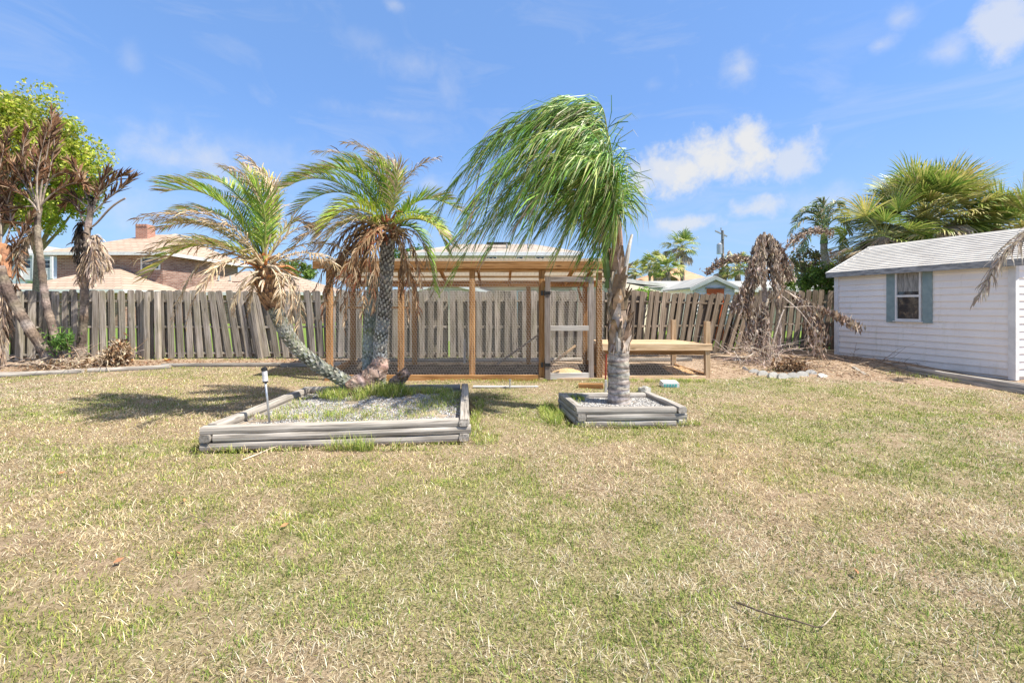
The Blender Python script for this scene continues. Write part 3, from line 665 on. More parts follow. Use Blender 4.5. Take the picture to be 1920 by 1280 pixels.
# ------------------------------------------------------------------ shed
def shed():
    L=SH_D.length; d=SH_D.normalized(); p=SH_P; 
    if p.x<0: p=-p
    WD=2.5; zt=2.12
    def S(s,q,z): v=SH_N+d*(s*L)+p*q; return Vector((v.x,v.y,z))
    t=thing('garden_shed','white lap sided garden shed with blue grey shutters beside the fence','shed',S(.5,WD/2,0))
    lap=.135; nl=int(2.02/lap)
    def lapwall(P0,P1,out,gable=None):
        mb=MB(); 
        for k in range(nl+ (7 if gable else 1)):
            z0=.06+k*lap; z1=min(z0+lap,zt+.02) if not gable else z0+lap
            a,b=Vector(P0),Vector(P1)
            if gable and z0>zt-.02:
                fr=(z0-zt)/(gable-zt); 
                if fr>=.97: break
                m=(a+b)/2; a=a.lerp(m,max(fr,0)); b=b.lerp(m,max(fr,0))
            if not gable and z0>=zt: break
            a0=a+out*.03;b0=b+out*.03
            vs=[(a0.x,a0.y,z0),(b0.x,b0.y,z0),(b.x+out.x*.004,b.y+out.y*.004,z1),(a.x+out.x*.004,a.y+out.y*.004,z1),(a.x,a.y,z0),(b.x,b.y,z0)]
            mb.add(vs,[(0,1,2,3),(0,4,5,1)])
        # core
        a,b=Vector(P0),Vector(P1); 
        poly=[(a.x,a.y,0),(b.x,b.y,0),(b.x,b.y,zt)]+([((a.x+b.x)/2,(a.y+b.y)/2,gable)] if gable else [])+[(a.x,a.y,zt)]
        mb.prism(poly,-out*.06)
        return mb
    lapwall(S(0,0,0),S(1,0,0),-p).build('wall',M_siding,t)
    lapwall(S(0,WD,0),S(0,0,0),-d,gable=2.72).build('wall',M_siding,t)
    lapwall(S(1,0,0),S(1,WD,0),d,gable=2.72).build('wall',M_siding,t)
    lapwall(S(1,WD,0),S(0,WD,0),p).build('wall',M_siding,t)
    # corner boards
    for s,q in ((0,0),(1,0)):
        c=S(s,q,1.05); mb=MB(); M=Matrix((p,d,Vector((0,0,1)))).transposed()
        mb.box(c+(-d if s==0 else d)*.02-p*.018+p*.02,(.10,.10,2.1),M); mb.build('corner_board',M_white,t)
    # roof: two sloped stepped slabs
    ov=.16; zr=2.80; ze=zt+.0
    for side in (0,1):
        mb=MB(); n=15; q0=-ov if side==0 else WD+ov; q1=WD/2; s0=-.07; s1=1.05
        for k in range(n):
            a=k/n; b=(k+1)/n; za=ze+(zr-ze)*a; zb=ze+(zr-ze)*b
            A=S(s0,q0+(q1-q0)*a,za+.022);B=S(s1,q0+(q1-q0)*a,za+.022);Cc=S(s1,q0+(q1-q0)*b,zb+.004);D=S(s0,q0+(q1-q0)*b,zb+.004)
            A2=S(s0,q0+(q1-q0)*a,za+.002);B2=S(s1,q0+(q1-q0)*a,za+.002)
            mb.add([A,B,Cc,D,A2,B2],[(0,1,2,3),(0,4,5,1)])
        # underside
        mb.add([S(s0,q0,ze-.01),S(s1,q0,ze-.01),S(s1,q1,zr-.04),S(s0,q1,zr-.04)],[(0,3,2,1)])
        mb.build('roof_slope',M_shroof,t)
    mb=MB(); mb.prism([S(-.075,WD/2-.08,zr-.03),S(-.075,WD/2,zr+.035),S(-.075,WD/2+.08,zr-.03)],S(1.055,0,0)-S(-.075,0,0)); mb.build('ridge_cap',M_shroof,t)
    beam(t,'fascia',S(-.075,-ov-.012,ze-.045),S(1.055,-ov-.012,ze-.045),.022,.13,M_fascia)
    beam(t,'rake_board',S(-.078,-ov+.0,ze-.035),S(-.078,WD/2,zr-.05),.02,.11,M_white)
    beam(t,'rake_board',S(-.078,WD+ov,ze-.035),S(-.078,WD/2+.01,zr-.05),.02,.11,M_white)
    beam(t,'rake_board',S(1.058,-ov+.0,ze-.035),S(1.058,WD/2,zr-.05),.02,.11,M_white)
    # window
    a,b=.435,.588; z0,z1=1.0,2.06; out=-p
    def fr(s0,s1,za,zb,th,off):
        mb=MB(); M=Matrix((d,p,Vector((0,0,1)))).transposed(); c=(S(s0,0,0)+S(s1,0,0))/2+out*off; c.z=(za+zb)/2
        mb.box(c,(abs(s1-s0)*L,th,zb-za),M); return mb
    w=MB(); e=.032/L
    for q in ((a,a+e,z0,z1),(b-e,b,z0,z1),(a+e,b-e,z1-.045,z1),(a+e,b-e,z0,z0+.045),(a+e,b-e,1.505,1.55)):
        m=fr(*q,.05,.045); w.v+=m.v; w.c+=m.c; w.f+=[tuple(i+w.n for i in f) for f in m.f]; w.n+=m.n
    wo=w.build('window',M_white,t)
    m=fr(a+e,b-e,z0+.045,z1-.045,.01,.032); po=m.build('pane',M_glass,t); po.parent=wo
    # pale curtain behind the upper sash, showing through
    m=fr(a+e+.01/L,b-e-.01/L,1.62,z1-.05,.004,.0385); 
    curtain=m.build('curtain',mottled('faded_curtain',(.16,.16,.15),(.42,.41,.38),9,.9,0,stretch=(6,6,.6)),t); curtain.parent=wo
    beam(t,'window_sill',S(a-.01,-.06,z0-.012),S(b+.01,-.06,z0-.012),.07,.022,M_white)
    for s0,s1 in ((.376,.430),(.593,.647)):
        m=fr(s0,s1,.965,2.09,.022,.036); m.build('shutter',M_shut,t)
shed()

# ------------------------------------------------------------------ foliage builders
G1=(.12,.26,.035); G2=(.24,.42,.05); G3=(.44,.55,.07); Y1=(.58,.54,.13)
B1=(.29,.195,.12); B2=(.52,.39,.25); B3=(.23,.13,.07); B4=(.62,.52,.38); RB=(.24,.09,.05)
def bez(p,n=14):
    p=[Vector(q) for q in p]; out=[]
    for i in range(n+1):
        t=i/n; q=p[:]
        while len(q)>1: q=[q[k].lerp(q[k+1],t) for k in range(len(q)-1)]
        out.append(q[0])
    return out
def vary(c,a=.2): k=random.uniform(1-a,1+a); return np.array([c[0]*k*random.uniform(.93,1.07),c[1]*k,c[2]*k*random.uniform(.9,1.1)])
def frond(mb,pts,L,n,cols,A=50,lift=.25,droop=.25,wind=Vector((0,0,0)),width=.018,rr=.012,rc=(.3,.3,.1),start=.14,jit=.12,shape=.55,tipdead=None,miss=0,pull=None):
    pts=[Vector(p) for p in pts]; m=len(pts)-1
    mb.tube(pts,[rr*(1-.85*i/m) for i in range(m+1)],5,col=rc)
    up=Vector((0,0,1)); down=Vector((0,0,-1)); V=[];Fc=[];C=[]; k=0
    for i in range(n):
        t=start+(1-start)*(i+random.uniform(0,.6))/n; t=min(t,.999); a=t*m; j=int(a); fr=a-j
        p=pts[j].lerp(pts[min(j+1,m)],fr); T=(pts[min(j+1,m)]-pts[j]).normalized()
        S=T.cross(up); 
        if S.length<.15: S=T.cross(Vector((0,1,0)))
        S.normalize(); U=S.cross(T)
        prof=max(.12,math.sin(math.pi*min(1,(.12+.80*(t-start)/(1-start))))**shape)
        for sd in (-1,1):
            if random.random()<miss: continue
            l=L*prof*random.uniform(1-jit*2,1+jit)
            ang=R(A*(1-.45*t)+random.gauss(0,jit*60))
            D=(T*math.cos(ang)+S*sd*math.sin(ang)+U*(lift+random.gauss(0,jit))).normalized()
            if pull: D=(D*(1-pull[1])+pull[0]*pull[1]).normalized()
            p1=p+D*l*.4; D1=(D+down*droop*random.uniform(.5,1.3)+wind*.6).normalized(); p2=p1+D1*l*.35
            D2=(D1+down*droop*random.uniform(.8,1.8)+wind).normalized(); p3=p2+D2*l*.3
            Wv=(T-D*T.dot(D)); 
            if Wv.length<1e-3: Wv=U.copy()
            Wv.normalize(); Wv=(Wv+D.cross(Wv)*random.uniform(-.5,.5)).normalized(); w=width*.5*random.uniform(.8,1.2)
            V+=[p-Wv*w*.6,p+Wv*w*.6,p1+Wv*w,p1-Wv*w,p2+Wv*w*.75,p2-Wv*w*.75,p3]
            Fc+=[(k,k+1,k+2,k+3),(k+3,k+2,k+4,k+5),(k+5,k+4,k+6)]; k+=7
            c=random.choice(cols)
            if tipdead is not None and random.random()<max(0,(t-tipdead[0])/(1-tipdead[0]))**.7*tipdead[1]: c=random.choice((B1,B2,B4))
            c=vary(c); C+=[c]*7
            if tipdead is not None and random.random()<.35: C[-1]=np.array(B2); C[-2]=C[-3]=(c+np.array(B2))/2
    if V: mb.add([tuple(v) for v in V],Fc,np.array(C))
def palm_trunk(mb,pts,radii,n=14,stubs=0,stub=.035,cols=((.34,.36,.31),(.22,.23,.2),(.45,.48,.46)),stubcol=(.6,.58,.52),wob=.05,rows=None):
    m=len(pts); 
    cc=np.array([vary(random.choice(cols),.15) for _ in range(m)])
    mb.tube(pts,radii,n,col=cc,wob=wob)
    # spiral leaf-base stubs
    if stubs:
        pv=[Vector(p) for p in pts]
        for i in range(stubs):
            t=i/stubs; a=t*(m-1); j=int(a); p=pv[j].lerp(pv[min(j+1,m-1)],a-j); r=radii[j]*(1-(a-j))+radii[min(j+1,m-1)]*(a-j)
            T=(pv[min(j+1,m-1)]-pv[j]).normalized(); A=T.cross(Vector((0,1,0.01))).normalized(); Bv=T.cross(A); th=i*2.39996
            N=A*math.cos(th)+Bv*math.sin(th); q=p+N*r*.93; sd=T.cross(N); s=stub*random.uniform(.7,1.3)
            tip=q+N*s*.55+T*s*1.1
            c=vary(random.choice(cols),.3); c2=vary(stubcol,.2)
            mb.add([q-sd*s*.55-T*s*.4,q+sd*s*.55-T*s*.4,q+sd*s*.4+T*s*.55,q-sd*s*.4+T*s*.55,tip+sd*s*.24,tip-sd*s*.24,tip+sd*s*.2-N*s*.3,tip-sd*s*.2-N*s*.3],
                   [(0,1,4,5),(1,2,6,4),(3,0,5,7),(2,3,7,6),(4,6,7,5)],np.array([c,c,c,c,c2,c2,c2,c2]))
def smoothpts(ctrl,n):   # catmull-rom
    P=[Vector(c) for c in ctrl]; P=[P[0]*2-P[1]]+P+[P[-1]*2-P[-2]]; out=[]; segs=len(P)-3
    for i in range(n+1):
        a=min(i/n*segs,segs-1e-6); k=int(a); t=a-k; p0,p1,p2,p3=P[k:k+4]
        out.append(.5*((2*p1)+(p2-p0)*t+(2*p0-5*p1+4*p2-p3)*t*t+(3*p1-p0-3*p2+p3)*t**3))
    return out
GREEN=(G1,G2,G2,G3); YG=(G2,G3,Y1,G3); DEAD=(B1,B2,B4,B2); DARKD=(B1,B3,B1,RB,B2)
def palm_frond(t,o,dat,Y,kind,mat=None):
    if kind=='b' and dat[-1][1]>545: kind='e'
    ctrl=[o]+[W(px,py,Y+dy) for px,py,dy in dat]; pts=bez(ctrl,14); mb=MB()
    Lt=sum((pts[i+1]-pts[i]).length for i in range(len(pts)-1)); n=int(26+Lt*30)
    if kind=='g': frond(mb,pts,.34,n,GREEN,A=50,lift=.3,droop=.16,wind=Vector((-.22,0,-.02)),width=.013,rc=(.30,.36,.10),tipdead=(.55,.5),jit=.05)
    elif kind=='y': frond(mb,pts,.32,n,YG,A=48,lift=.25,droop=.2,wind=Vector((-.25,0,0)),width=.013,rc=(.45,.42,.14),tipdead=(.7,.7),jit=.06)
    elif kind=='b': frond(mb,pts,.22,int(n*.8),DEAD,A=40,lift=.1,droop=.5,wind=Vector((-.25,0,0)),width=.0105,rc=(.52,.43,.28),jit=.2,miss=.15)
    elif kind=='e': frond(mb,pts,.15,int(n*.7),DEAD,A=30,lift=0,droop=.8,wind=Vector((-.15,0,0)),width=.010,rc=(.58,.50,.36),jit=.25,miss=.2,start=.25,rr=.011)
    elif kind=='m': frond(mb,pts,.32,n,(G2,Y1,B2,B4,G3),A=44,lift=.2,droop=.35,wind=Vector((-.25,0,0)),width=.012,rc=(.45,.42,.18),jit=.14,miss=.05,tipdead=(.3,.8))
    elif kind=='d': frond(mb,pts,.19,int(n*.8),DARKD,A=22,lift=0,droop=.9,wind=Vector((-.1,0,0)),width=.014,rc=(.36,.22,.12),jit=.25,miss=.1)
    mb.build('frond',mat or (M_leaf if kind in 'gy' else M_dead),t)

def stubs_head(t,o,axis,n,L,cols,r=.1):
    mb=MB()
    for i in range(n):
        th=i*2.4; h=random.uniform(-.18,.1); a=Vector((math.cos(th),math.sin(th),0)); b=Vector(o)+Vector(axis)*h+a*r*.7
        el=random.uniform(-.9,.9) if h<.02 else random.uniform(.2,1.2); l=L*random.uniform(.5,1.2)
        q=b+(a*math.cos(el)+Vector((0,0,1))*math.sin(el))*l*.5; e=q+(a*.8+Vector((0,0,-.5+el*.4)))*l*.5
        c=vary(random.choice(cols),.25); mb.tube([b,q,e],[.020,.012,.006],5,col=c)
    # fibrous sheath
    for i in range(60):
        th=random.uniform(0,6.28); h=random.uniform(-.25,.12); a=Vector((math.cos(th),math.sin(th),0)); b=Vector(o)+Vector(axis)*h+a*r
        s=Vector((-a.y,a.x,0)); l=random.uniform(.06,.16); e=b+a*l*.5+Vector((0,0,random.uniform(-.3,.9)))*l
        w=random.uniform(.012,.03); mb.add([b-s*w,b+s*w,e+s*w*.3,e-s*w*.3],[(0,1,2,3)],vary(random.choice(cols),.3))
    mb.build('leaf_bases',M_dead,t)

# --- palm 1: trunk leaning left over the bed and towards the lawn
def palm1():
    base=W(655,722,5.95); base.z=.14
    t=thing('date_palm','leaning palm whose lichened trunk bows out to the left of the bed','palm',base)
    ctrl=[base+Vector((.12,.05,-.02)),W(650,716,5.9),W(605,690,5.75),W(560,655,5.6),W(530,612,5.5),W(512,565,5.42),W(502,525,5.38)]
    pts=smoothpts(ctrl,30); rad=[.085+.0*i for i in range(31)]; rad=[.088-.012*math.sin(i/30*3.1)+(.02 if i>24 else 0) for i in range(31)]
    mb=MB(); palm_trunk(mb,pts,rad,14,stubs=420,stub=.032,cols=((.19,.195,.16),(.11,.11,.085),(.29,.31,.28),(.15,.16,.10)),stubcol=(.38,.38,.34)); mb.build('trunk',M_bark,t,smooth=False)
    mb=MB(); hp=smoothpts([W(516,575,5.43),W(508,545,5.40),W(500,505,5.36)],8); palm_trunk(mb,hp,[.1,.115,.125,.13,.13,.125,.115,.1,.07],12,stubs=90,stub=.06,cols=(B3,(.12,.07,.05),B1),stubcol=(.40,.25,.14),wob=.1); mb.build('crown_shaft',M_bark,t)
    o=W(497,500,5.36); stubs_head(t,o,(0,0,1),46,.34,(B4,B2,(.55,.25,.1),B2,B4),.10)
    D=[('g',[(465,390,.1),(390,330,.3),(298,345,.3)]),('g',[(450,380,-.2),(380,340,-.3),(310,360,-.3)]),('g',[(480,380,.2),(430,330,.4),(370,335,.5)]),
       ('g',[(490,420,-.1),(480,360,0),(430,325,.1)]),
       ('y',[(500,400,.1),(500,350,.2),(455,310,.3)]),('g',[(505,400,-.1),(495,370,-.2),(470,340,-.2)]),
       ('b',[(500,380,0),(480,320,0),(415,312,0)]),('b',[(515,380,.1),(510,310,.1),(448,292,.1)]),('m',[(508,420,.2),(520,350,.3),(495,325,.3)]),
       ('b',[(525,400,0),(518,360,0),(478,310,0)]),
       ('b',[(440,420,-.2),(350,380,-.4),(255,412,-.4)]),('b',[(440,430,.2),(350,400,.3),(285,415,.3)]),('b',[(450,420,-.4),(400,390,-.6),(330,400,-.8)]),
       ('m',[(440,430,0),(360,400,0),(300,430,.1)]),('b',[(430,450,-.3),(340,420,-.4),(280,470,-.4)]),('b',[(430,460,.1),(350,440,.2),(250,490,.2)]),
       ('y',[(430,450,-.2),(350,430,-.5),(275,520,-.5)]),('m',[(440,470,-.3),(380,440,-.5),(330,470,-.6)]),
       ('b',[(420,450,-.2),(350,470,-.3),(322,612,-.3)]),('b',[(430,470,-.1),(370,500,-.2),(348,616,-.2)]),('b',[(440,470,-.5),(400,490,-.8),(380,540,-.9)]),
       ('b',[(530,430,0),(570,410,.1),(620,430,.2)]),('b',[(540,460,.1),(590,440,.2),(650,470,.3)]),('b',[(540,470,-.2),(590,460,-.3),(630,500,-.3)]),
       ('m',[(520,440,.2),(550,400,.3),(570,420,.4)]),('b',[(540,480,.3),(600,470,.4),(655,525,.5)]),
       ('b',[(560,500,-.2),(575,560,-.2),(555,630,-.2)]),('b',[(550,490,.2),(560,540,.2),(535,625,.2)]),('b',[(550,510,-.4),(555,560,-.4),(545,600,-.4)]),
       ('b',[(470,510,-.3),(440,530,-.3),(437,592,-.3)]),('b',[(480,520,.3),(470,540,.3),(463,590,.3)]),('b',[(530,520,-.4),(530,560,-.4),(524,605,-.4)]),
       ('b',[(505,390,.4),(470,360,.6),(400,370,.7)]),('g',[(470,420,.4),(400,380,.6),(330,400,.7)]),('m',[(460,440,.1),(400,410,.0),(330,415,0)])]
    for k,d in D: palm_frond(t,o+Vector((random.uniform(-.04,.04),random.uniform(-.04,.04),random.uniform(-.05,.05))),d,5.36,k)
palm1()
# --- palm 2: two upright trunks
def palm2():
    base=W(705,720,6.05); base.z=.14
    t=thing('date_palm','upright palm with a dark studded trunk and brown skirt of dead fronds','palm',base)
    pts=smoothpts([base,W(712,690,6.05),W(714,640,6.1),W(722,570,6.15),W(725,500,6.15),W(727,440,6.15)],34)
    mb=MB(); palm_trunk(mb,pts,[.10-.018*min(1,i/8)+.004*math.sin(i)+(.012 if i>26 else 0) for i in range(35)],16,stubs=560,stub=.034,cols=((.17,.155,.13),(.10,.09,.07),(.24,.25,.22),(.14,.12,.10)),stubcol=(.62,.6,.55)); mb.build('trunk',M_bark,t)
    pts=smoothpts([base+Vector((-.10,.12,.0)),W(690,680,6.22),W(692,630,6.25),W(697,570,6.3),W(700,520,6.3)],26)
    mb=MB(); palm_trunk(mb,pts,[.072]*27,14,stubs=380,stub=.03,cols=((.26,.28,.23),(.17,.19,.14),(.36,.39,.36),(.21,.23,.12)),stubcol=(.5,.52,.46)); mb.build('trunk',M_bark,t)
    # root lump and sawn stub
    mb=MB(); palm_trunk(mb,smoothpts([W(652,728,5.85),W(668,722,5.88),W(690,712,5.95),W(708,695,6.02),W(716,672,6.08)],14),[.09,.10,.11,.12,.125,.13,.135,.135,.13,.13,.125,.12,.115,.11,.10],14,stubs=260,stub=.024,cols=((.30,.20,.16),(.18,.12,.095),(.38,.29,.25)),stubcol=(.42,.34,.28),wob=.12); mb.build('root_swelling',M_bark,t)
    mb=MB(); palm_trunk(mb,smoothpts([W(735,722,5.9),W(748,712,5.88),W(762,698,5.85)],6),[.07,.075,.075,.07,.07,.065,.055],10,stubs=70,stub=.03,cols=(B3,(.14,.09,.07),(.3,.22,.18)),stubcol=(.3,.24,.2),wob=.15); mb.build('sawn_stub',M_bark,t)
    o=W(727,425,6.12); stubs_head(t,o,(0,0,1),40,.30,(B1,B3,RB,B2,(.5,.2,.1)),.11)
    D=[('g',[(690,340,0),(610,290,0),(537,350,0)]),('g',[(680,350,-.3),(600,310,-.5),(540,350,-.5)]),('g',[(700,330,.3),(650,300,.5),(570,330,.6)]),
       ('g',[(690,360,.2),(620,330,.3),(552,400,.3)]),('y',[(680,370,-.3),(640,350,-.5),(590,450,-.6)]),('y',[(690,380,-.5),(640,370,-.8),(600,440,-.9)]),
       ('g',[(700,350,-.2),(660,300,-.4),(610,320,-.5)]),('g',[(715,350,.1),(700,300,.1),(640,305,.1)]),('y',[(730,350,0),(730,305,0),(700,300,0)]),
       ('g',[(735,360,.2),(745,310,.3),(700,310,.3)]),('m',[(740,370,-.2),(755,330,-.3),(738,310,-.3)]),('g',[(735,340,-.1),(720,315,-.2),(670,325,-.3)]),
       ('b',[(720,330,0),(690,280,0),(592,285,0)]),('b',[(730,320,.1),(710,270,.1),(645,268,.1)]),('b',[(745,360,.1),(760,310,.1),(822,296,.1)]),('b',[(738,330,-.1),(735,300,-.1),(700,285,-.1)]),
       ('g',[(760,380,.2),(800,350,.4),(870,400,.5)]),('g',[(760,390,-.1),(810,380,-.2),(838,470,-.2)]),('g',[(760,400,.3),(810,400,.4),(850,460,.5)]),
       ('g',[(770,410,0),(800,420,0),(815,545,0)]),('g',[(760,385,0),(790,360,.1),(840,375,.2)]),('y',[(765,400,-.3),(800,400,-.5),(830,440,-.6)]),
       ('m',[(690,400,-.1),(620,380,-.2),(545,470,-.2)]),('b',[(690,400,.2),(620,400,.3),(560,500,.3)]),('b',[(700,390,.4),(640,370,.6),(570,440,.7)]),
       ('b',[(690,410,.1),(640,400,.1),(590,520,.1)]),('b',[(680,400,-.4),(620,410,-.6),(560,450,-.7)]),
       ('d',[(680,410,-.2),(630,430,-.3),(602,600,-.3)]),('d',[(680,420,0),(640,450,0),(612,560,0)]),('d',[(690,420,-.4),(660,440,-.6),(645,620,-.6)]),
       ('d',[(690,420,-.2),(670,470,-.3),(640,580,-.3)]),('d',[(700,420,-.3),(690,460,-.5),(678,600,-.5)]),('d',[(700,430,-.1),(680,480,-.1),(660,560,-.1)]),
       ('d',[(680,400,-.1),(640,410,-.1),(590,545,-.1)]),('d',[(705,430,-.4),(700,500,-.5),(700,585,-.5)]),('d',[(690,410,.2),(650,430,.3),(625,530,.3)]),
       ('d',[(760,430,-.2),(785,460,-.3),(790,540,-.3)]),('d',[(750,430,-.3),(770,470,-.4),(765,600,-.4)]),('d',[(750,440,.1),(760,480,.1),(752,560,.1)]),
       ('b',[(770,420,0),(800,440,0),(800,500,0)]),('d',[(745,440,-.2),(775,500,-.2),(785,590,-.2)]),('m',[(690,400,-.5),(650,390,-.7),(600,470,-.8)])]
    D+=[('d',[(random.uniform(670,715),random.uniform(405,430),dy:=random.uniform(-.5,.3)),(random.uniform(640,690),random.uniform(440,480),dy*1.2),(random.uniform(600,700),random.uniform(500,600),dy*1.3)]) for _ in range(9)]
    for k,d in D: palm_frond(t,o+Vector((random.uniform(-.04,.04),random.uniform(-.04,.04),random.uniform(-.08,.05))),d,6.12,k)
palm2()
# --- palm 3: queen palm blown to the left
def palm3():
    Yp=5.56; base=W(1160,752,Yp); base.z=.12
    t=thing('queen_palm','green windblown palm with ringed trunk standing in the small bed','palm',base)
    mb=MB(); z0=.10; z1=W(0,655,Yp).z; pts=[];rad=[];cols=[]
    n=60
    for i in range(n+1):
        k=i/n; z=z0+(z1-z0)*k; pts.append((base.x+.004*math.sin(i*.6),base.y,z)); ring=(i%6)
        rad.append(.132-.012*k+(.007 if ring in(0,) else 0)+(.02*max(0,1-k*9))); c=(.42,.38,.34) if ring not in(0,1) else (.25,.21,.18)
        cols.append(vary(c,.14))
    mb.tube(pts,rad,22,col=np.array(cols),wob=.02); mb.build('trunk',M_bark,t,smooth=True)
    # shaggy upper trunk
    mb=MB(); pts=smoothpts([(base.x,base.y,z1-.03),W(1160,620,Yp),W(1158,570,Yp),W(1156,520,Yp),W(1157,470,Yp)],20)
    mb.tube(pts,[.125-.002*i for i in range(21)],14,col=np.array([vary((.30,.22,.16),.2) for _ in range(21)]),wob=.08)
    for i in range(75):   # torn boots
        a=random.random(); th=random.uniform(0,6.283); p=pts[int(a*19)]; r=.12-.03*a; N=Vector((math.cos(th),math.sin(th),0)); S=Vector((-N.y,N.x,0))
        b=p+N*r*.9; l=random.uniform(.14,.34); w=random.uniform(.03,.075); fl=random.uniform(.1,.5); c=vary(random.choice(((.50,.42,.36),(.36,.27,.2),(.60,.54,.50),(.42,.30,.20),(.25,.18,.13))),.2)
        m1=b+Vector((0,0,l*.5))+N*l*.08; e=b+Vector((0,0,l))+N*l*fl+S*random.uniform(-.05,.05)
        mb.add([b-S*w,b+S*w,m1+S*w*.9,m1-S*w*.9,e+S*w*.35,e-S*w*.15,b+N*.014,m1+N*.02],[(0,6,7,3),(6,1,2,7),(3,7,4,5),(7,2,4),(0,3,2,1),(3,5,4,2)],c)
    for i in range(34):  # hanging fibre
        a=random.uniform(0,.9); th=random.uniform(0,6.283); p=pts[int(a*19)]; N=Vector((math.cos(th),math.sin(th),0)); S=Vector((-N.y,N.x,0)); b=p+N*.12
        l=random.uniform(.06,.16); w=random.uniform(.01,.03); e=b+N*l*.4-Vector((0,0,l)); mb.add([b-S*w,b+S*w,e+S*w*.3,e-S*w*.3],[(0,1,2,3)],vary((.42,.33,.26),.3))
    mb.build('leaf_bases',M_dead,t)
    # broad petioles leaving the head, two tones
    mb=MB()
    for (p1,p2,p3,c,r) in (((1140,520),(1134,460),(1132,400),(.16,.26,.07),.05),((1150,520),(1152,440),(1148,330),(.42,.40,.15),.045),((1168,530),(1178,470),(1185,440),(.62,.60,.52),.035),((1160,520),(1162,450),(1158,400),(.48,.30,.2),.05),((1138,540),(1140,500),(1136,440),(.14,.22,.06),.03)):
        mb.tube(smoothpts([W(*p1,Yp-.03),W(*p2,Yp-.05),W(*p3,Yp)],8),[r*(1-.07*i) for i in range(9)],8,col=vary(c,.1))
    mb.build('petiole',M_leaf,t)
    o=W(1152,440,Yp); QG=((.08,.19,.03),(.15,.32,.04),(.06,.14,.02),(.28,.45,.07),(.18,.36,.045),(.48,.56,.16))
    wd=Vector((-.34,0,-.1))
    D=[[(1150,300,0),(1120,130,0),(900,230,0),(822,400,0)],[(1160,280,.2),(1130,140,.3),(960,180,.5),(860,380,.6)],[(1150,320,-.3),(1100,170,-.5),(940,240,-.8),(870,430,-.9)],
       [(1150,300,.1),(1110,210,.2),(960,240,.3),(850,470,.4)],[(1160,330,-.1),(1120,240,-.1),(980,250,-.2),(850,520,-.2)],[(1160,300,.4),(1140,160,.7),(1020,170,1.0),(920,340,1.2)],
       [(1155,330,0),(1160,170,0),(1060,160,0),(960,300,0)],[(1160,340,-.3),(1150,190,-.6),(1060,200,-.8),(980,360,-.9)],
       [(1160,350,.1),(1160,250,.2),(1060,240,.3),(960,440,.4)],[(1160,350,-.4),(1150,260,-.7),(1040,270,-1.),(1000,400,-1.1)],
       [(1170,340,0),(1190,200,0),(1110,180,0),(1050,330,0)],[(1170,350,.3),(1190,240,.5),(1120,220,.6),(1040,400,.7)],[(1170,360,-.3),(1190,250,-.5),(1130,250,-.6),(1080,420,-.7)],
       [(1165,370,0),(1185,290,0),(1140,260,0),(1100,430,0)],[(1170,380,.3),(1195,300,.4),(1180,290,.5),(1150,440,.6)],[(1170,380,-.3),(1200,300,-.4),(1180,290,-.4),(1165,440,-.4)],
       [(1150,350,.1),(1090,260,.2),(1000,280,.2),(930,400,.3)],[(1140,360,-.1),(1080,290,-.2),(980,300,-.3),(920,470,-.3)],[(1140,380,.3),(1080,300,.5),(980,340,.6),(900,440,.7)],
       [(1155,330,.2),(1140,230,.3),(1100,170,.4),(1040,200,.5)],[(1140,390,-.2),(1090,330,-.3),(1030,340,-.5),(990,440,-.6)],[(1150,300,0),(1150,200,0),(1128,180,0),(1090,220,0)],
       [(1150,390,.1),(1110,330,.2),(1060,350,.2),(1020,430,.2)],[(1150,380,.4),(1100,300,.6),(1020,330,.7),(970,420,.7)],[(1150,370,-.2),(1080,240,-.3),(960,260,-.4),(890,420,-.4)],[(1160,280,.1),(1120,150,.1),(990,190,.1),(900,290,.1)],[(1170,400,.1),(1185,360,.1),(1160,330,.1),(1130,430,.1)],
       [(1165,400,0),(1185,330,.1),(1190,360,.1),(1168,455,.1)],[(1165,390,-.2),(1180,330,-.3),(1180,370,-.4),(1150,450,-.4)],[(1160,400,.2),(1150,330,.3),(1120,360,.4),(1090,480,.4)],[(1150,400,-.1),(1120,330,-.2),(1080,370,-.3),(1050,470,-.3)],
       [(1165,380,.3),(1190,300,.4),(1190,330,.5),(1175,430,.5)],[(1150,400,.3),(1120,350,.4),(1120,400,.4),(1120,500,.4)]]
    for q in D:
        pts=bez([o+Vector((random.uniform(-.05,.05),random.uniform(-.05,.05),0))]+[W(x if x<1135 else 1135+(x-1135)*.45,y-12 if y<330 else y,Yp+dy) for x,y,dy in q],20)
        Lt=sum((pts[i+1]-pts[i]).length for i in range(20)); mb=MB()
        frond(mb,pts,.60,int(36+Lt*25),QG,A=56,lift=.0,droop=.72,wind=wd,pull=(Vector((-.66,0,-.72)),.42),width=.0115,rr=.015,rc=(.34,.36,.11),start=.2,jit=.26,shape=.4,tipdead=(.8,.15))
        mb.build('frond',M_leaf,t)
palm3()

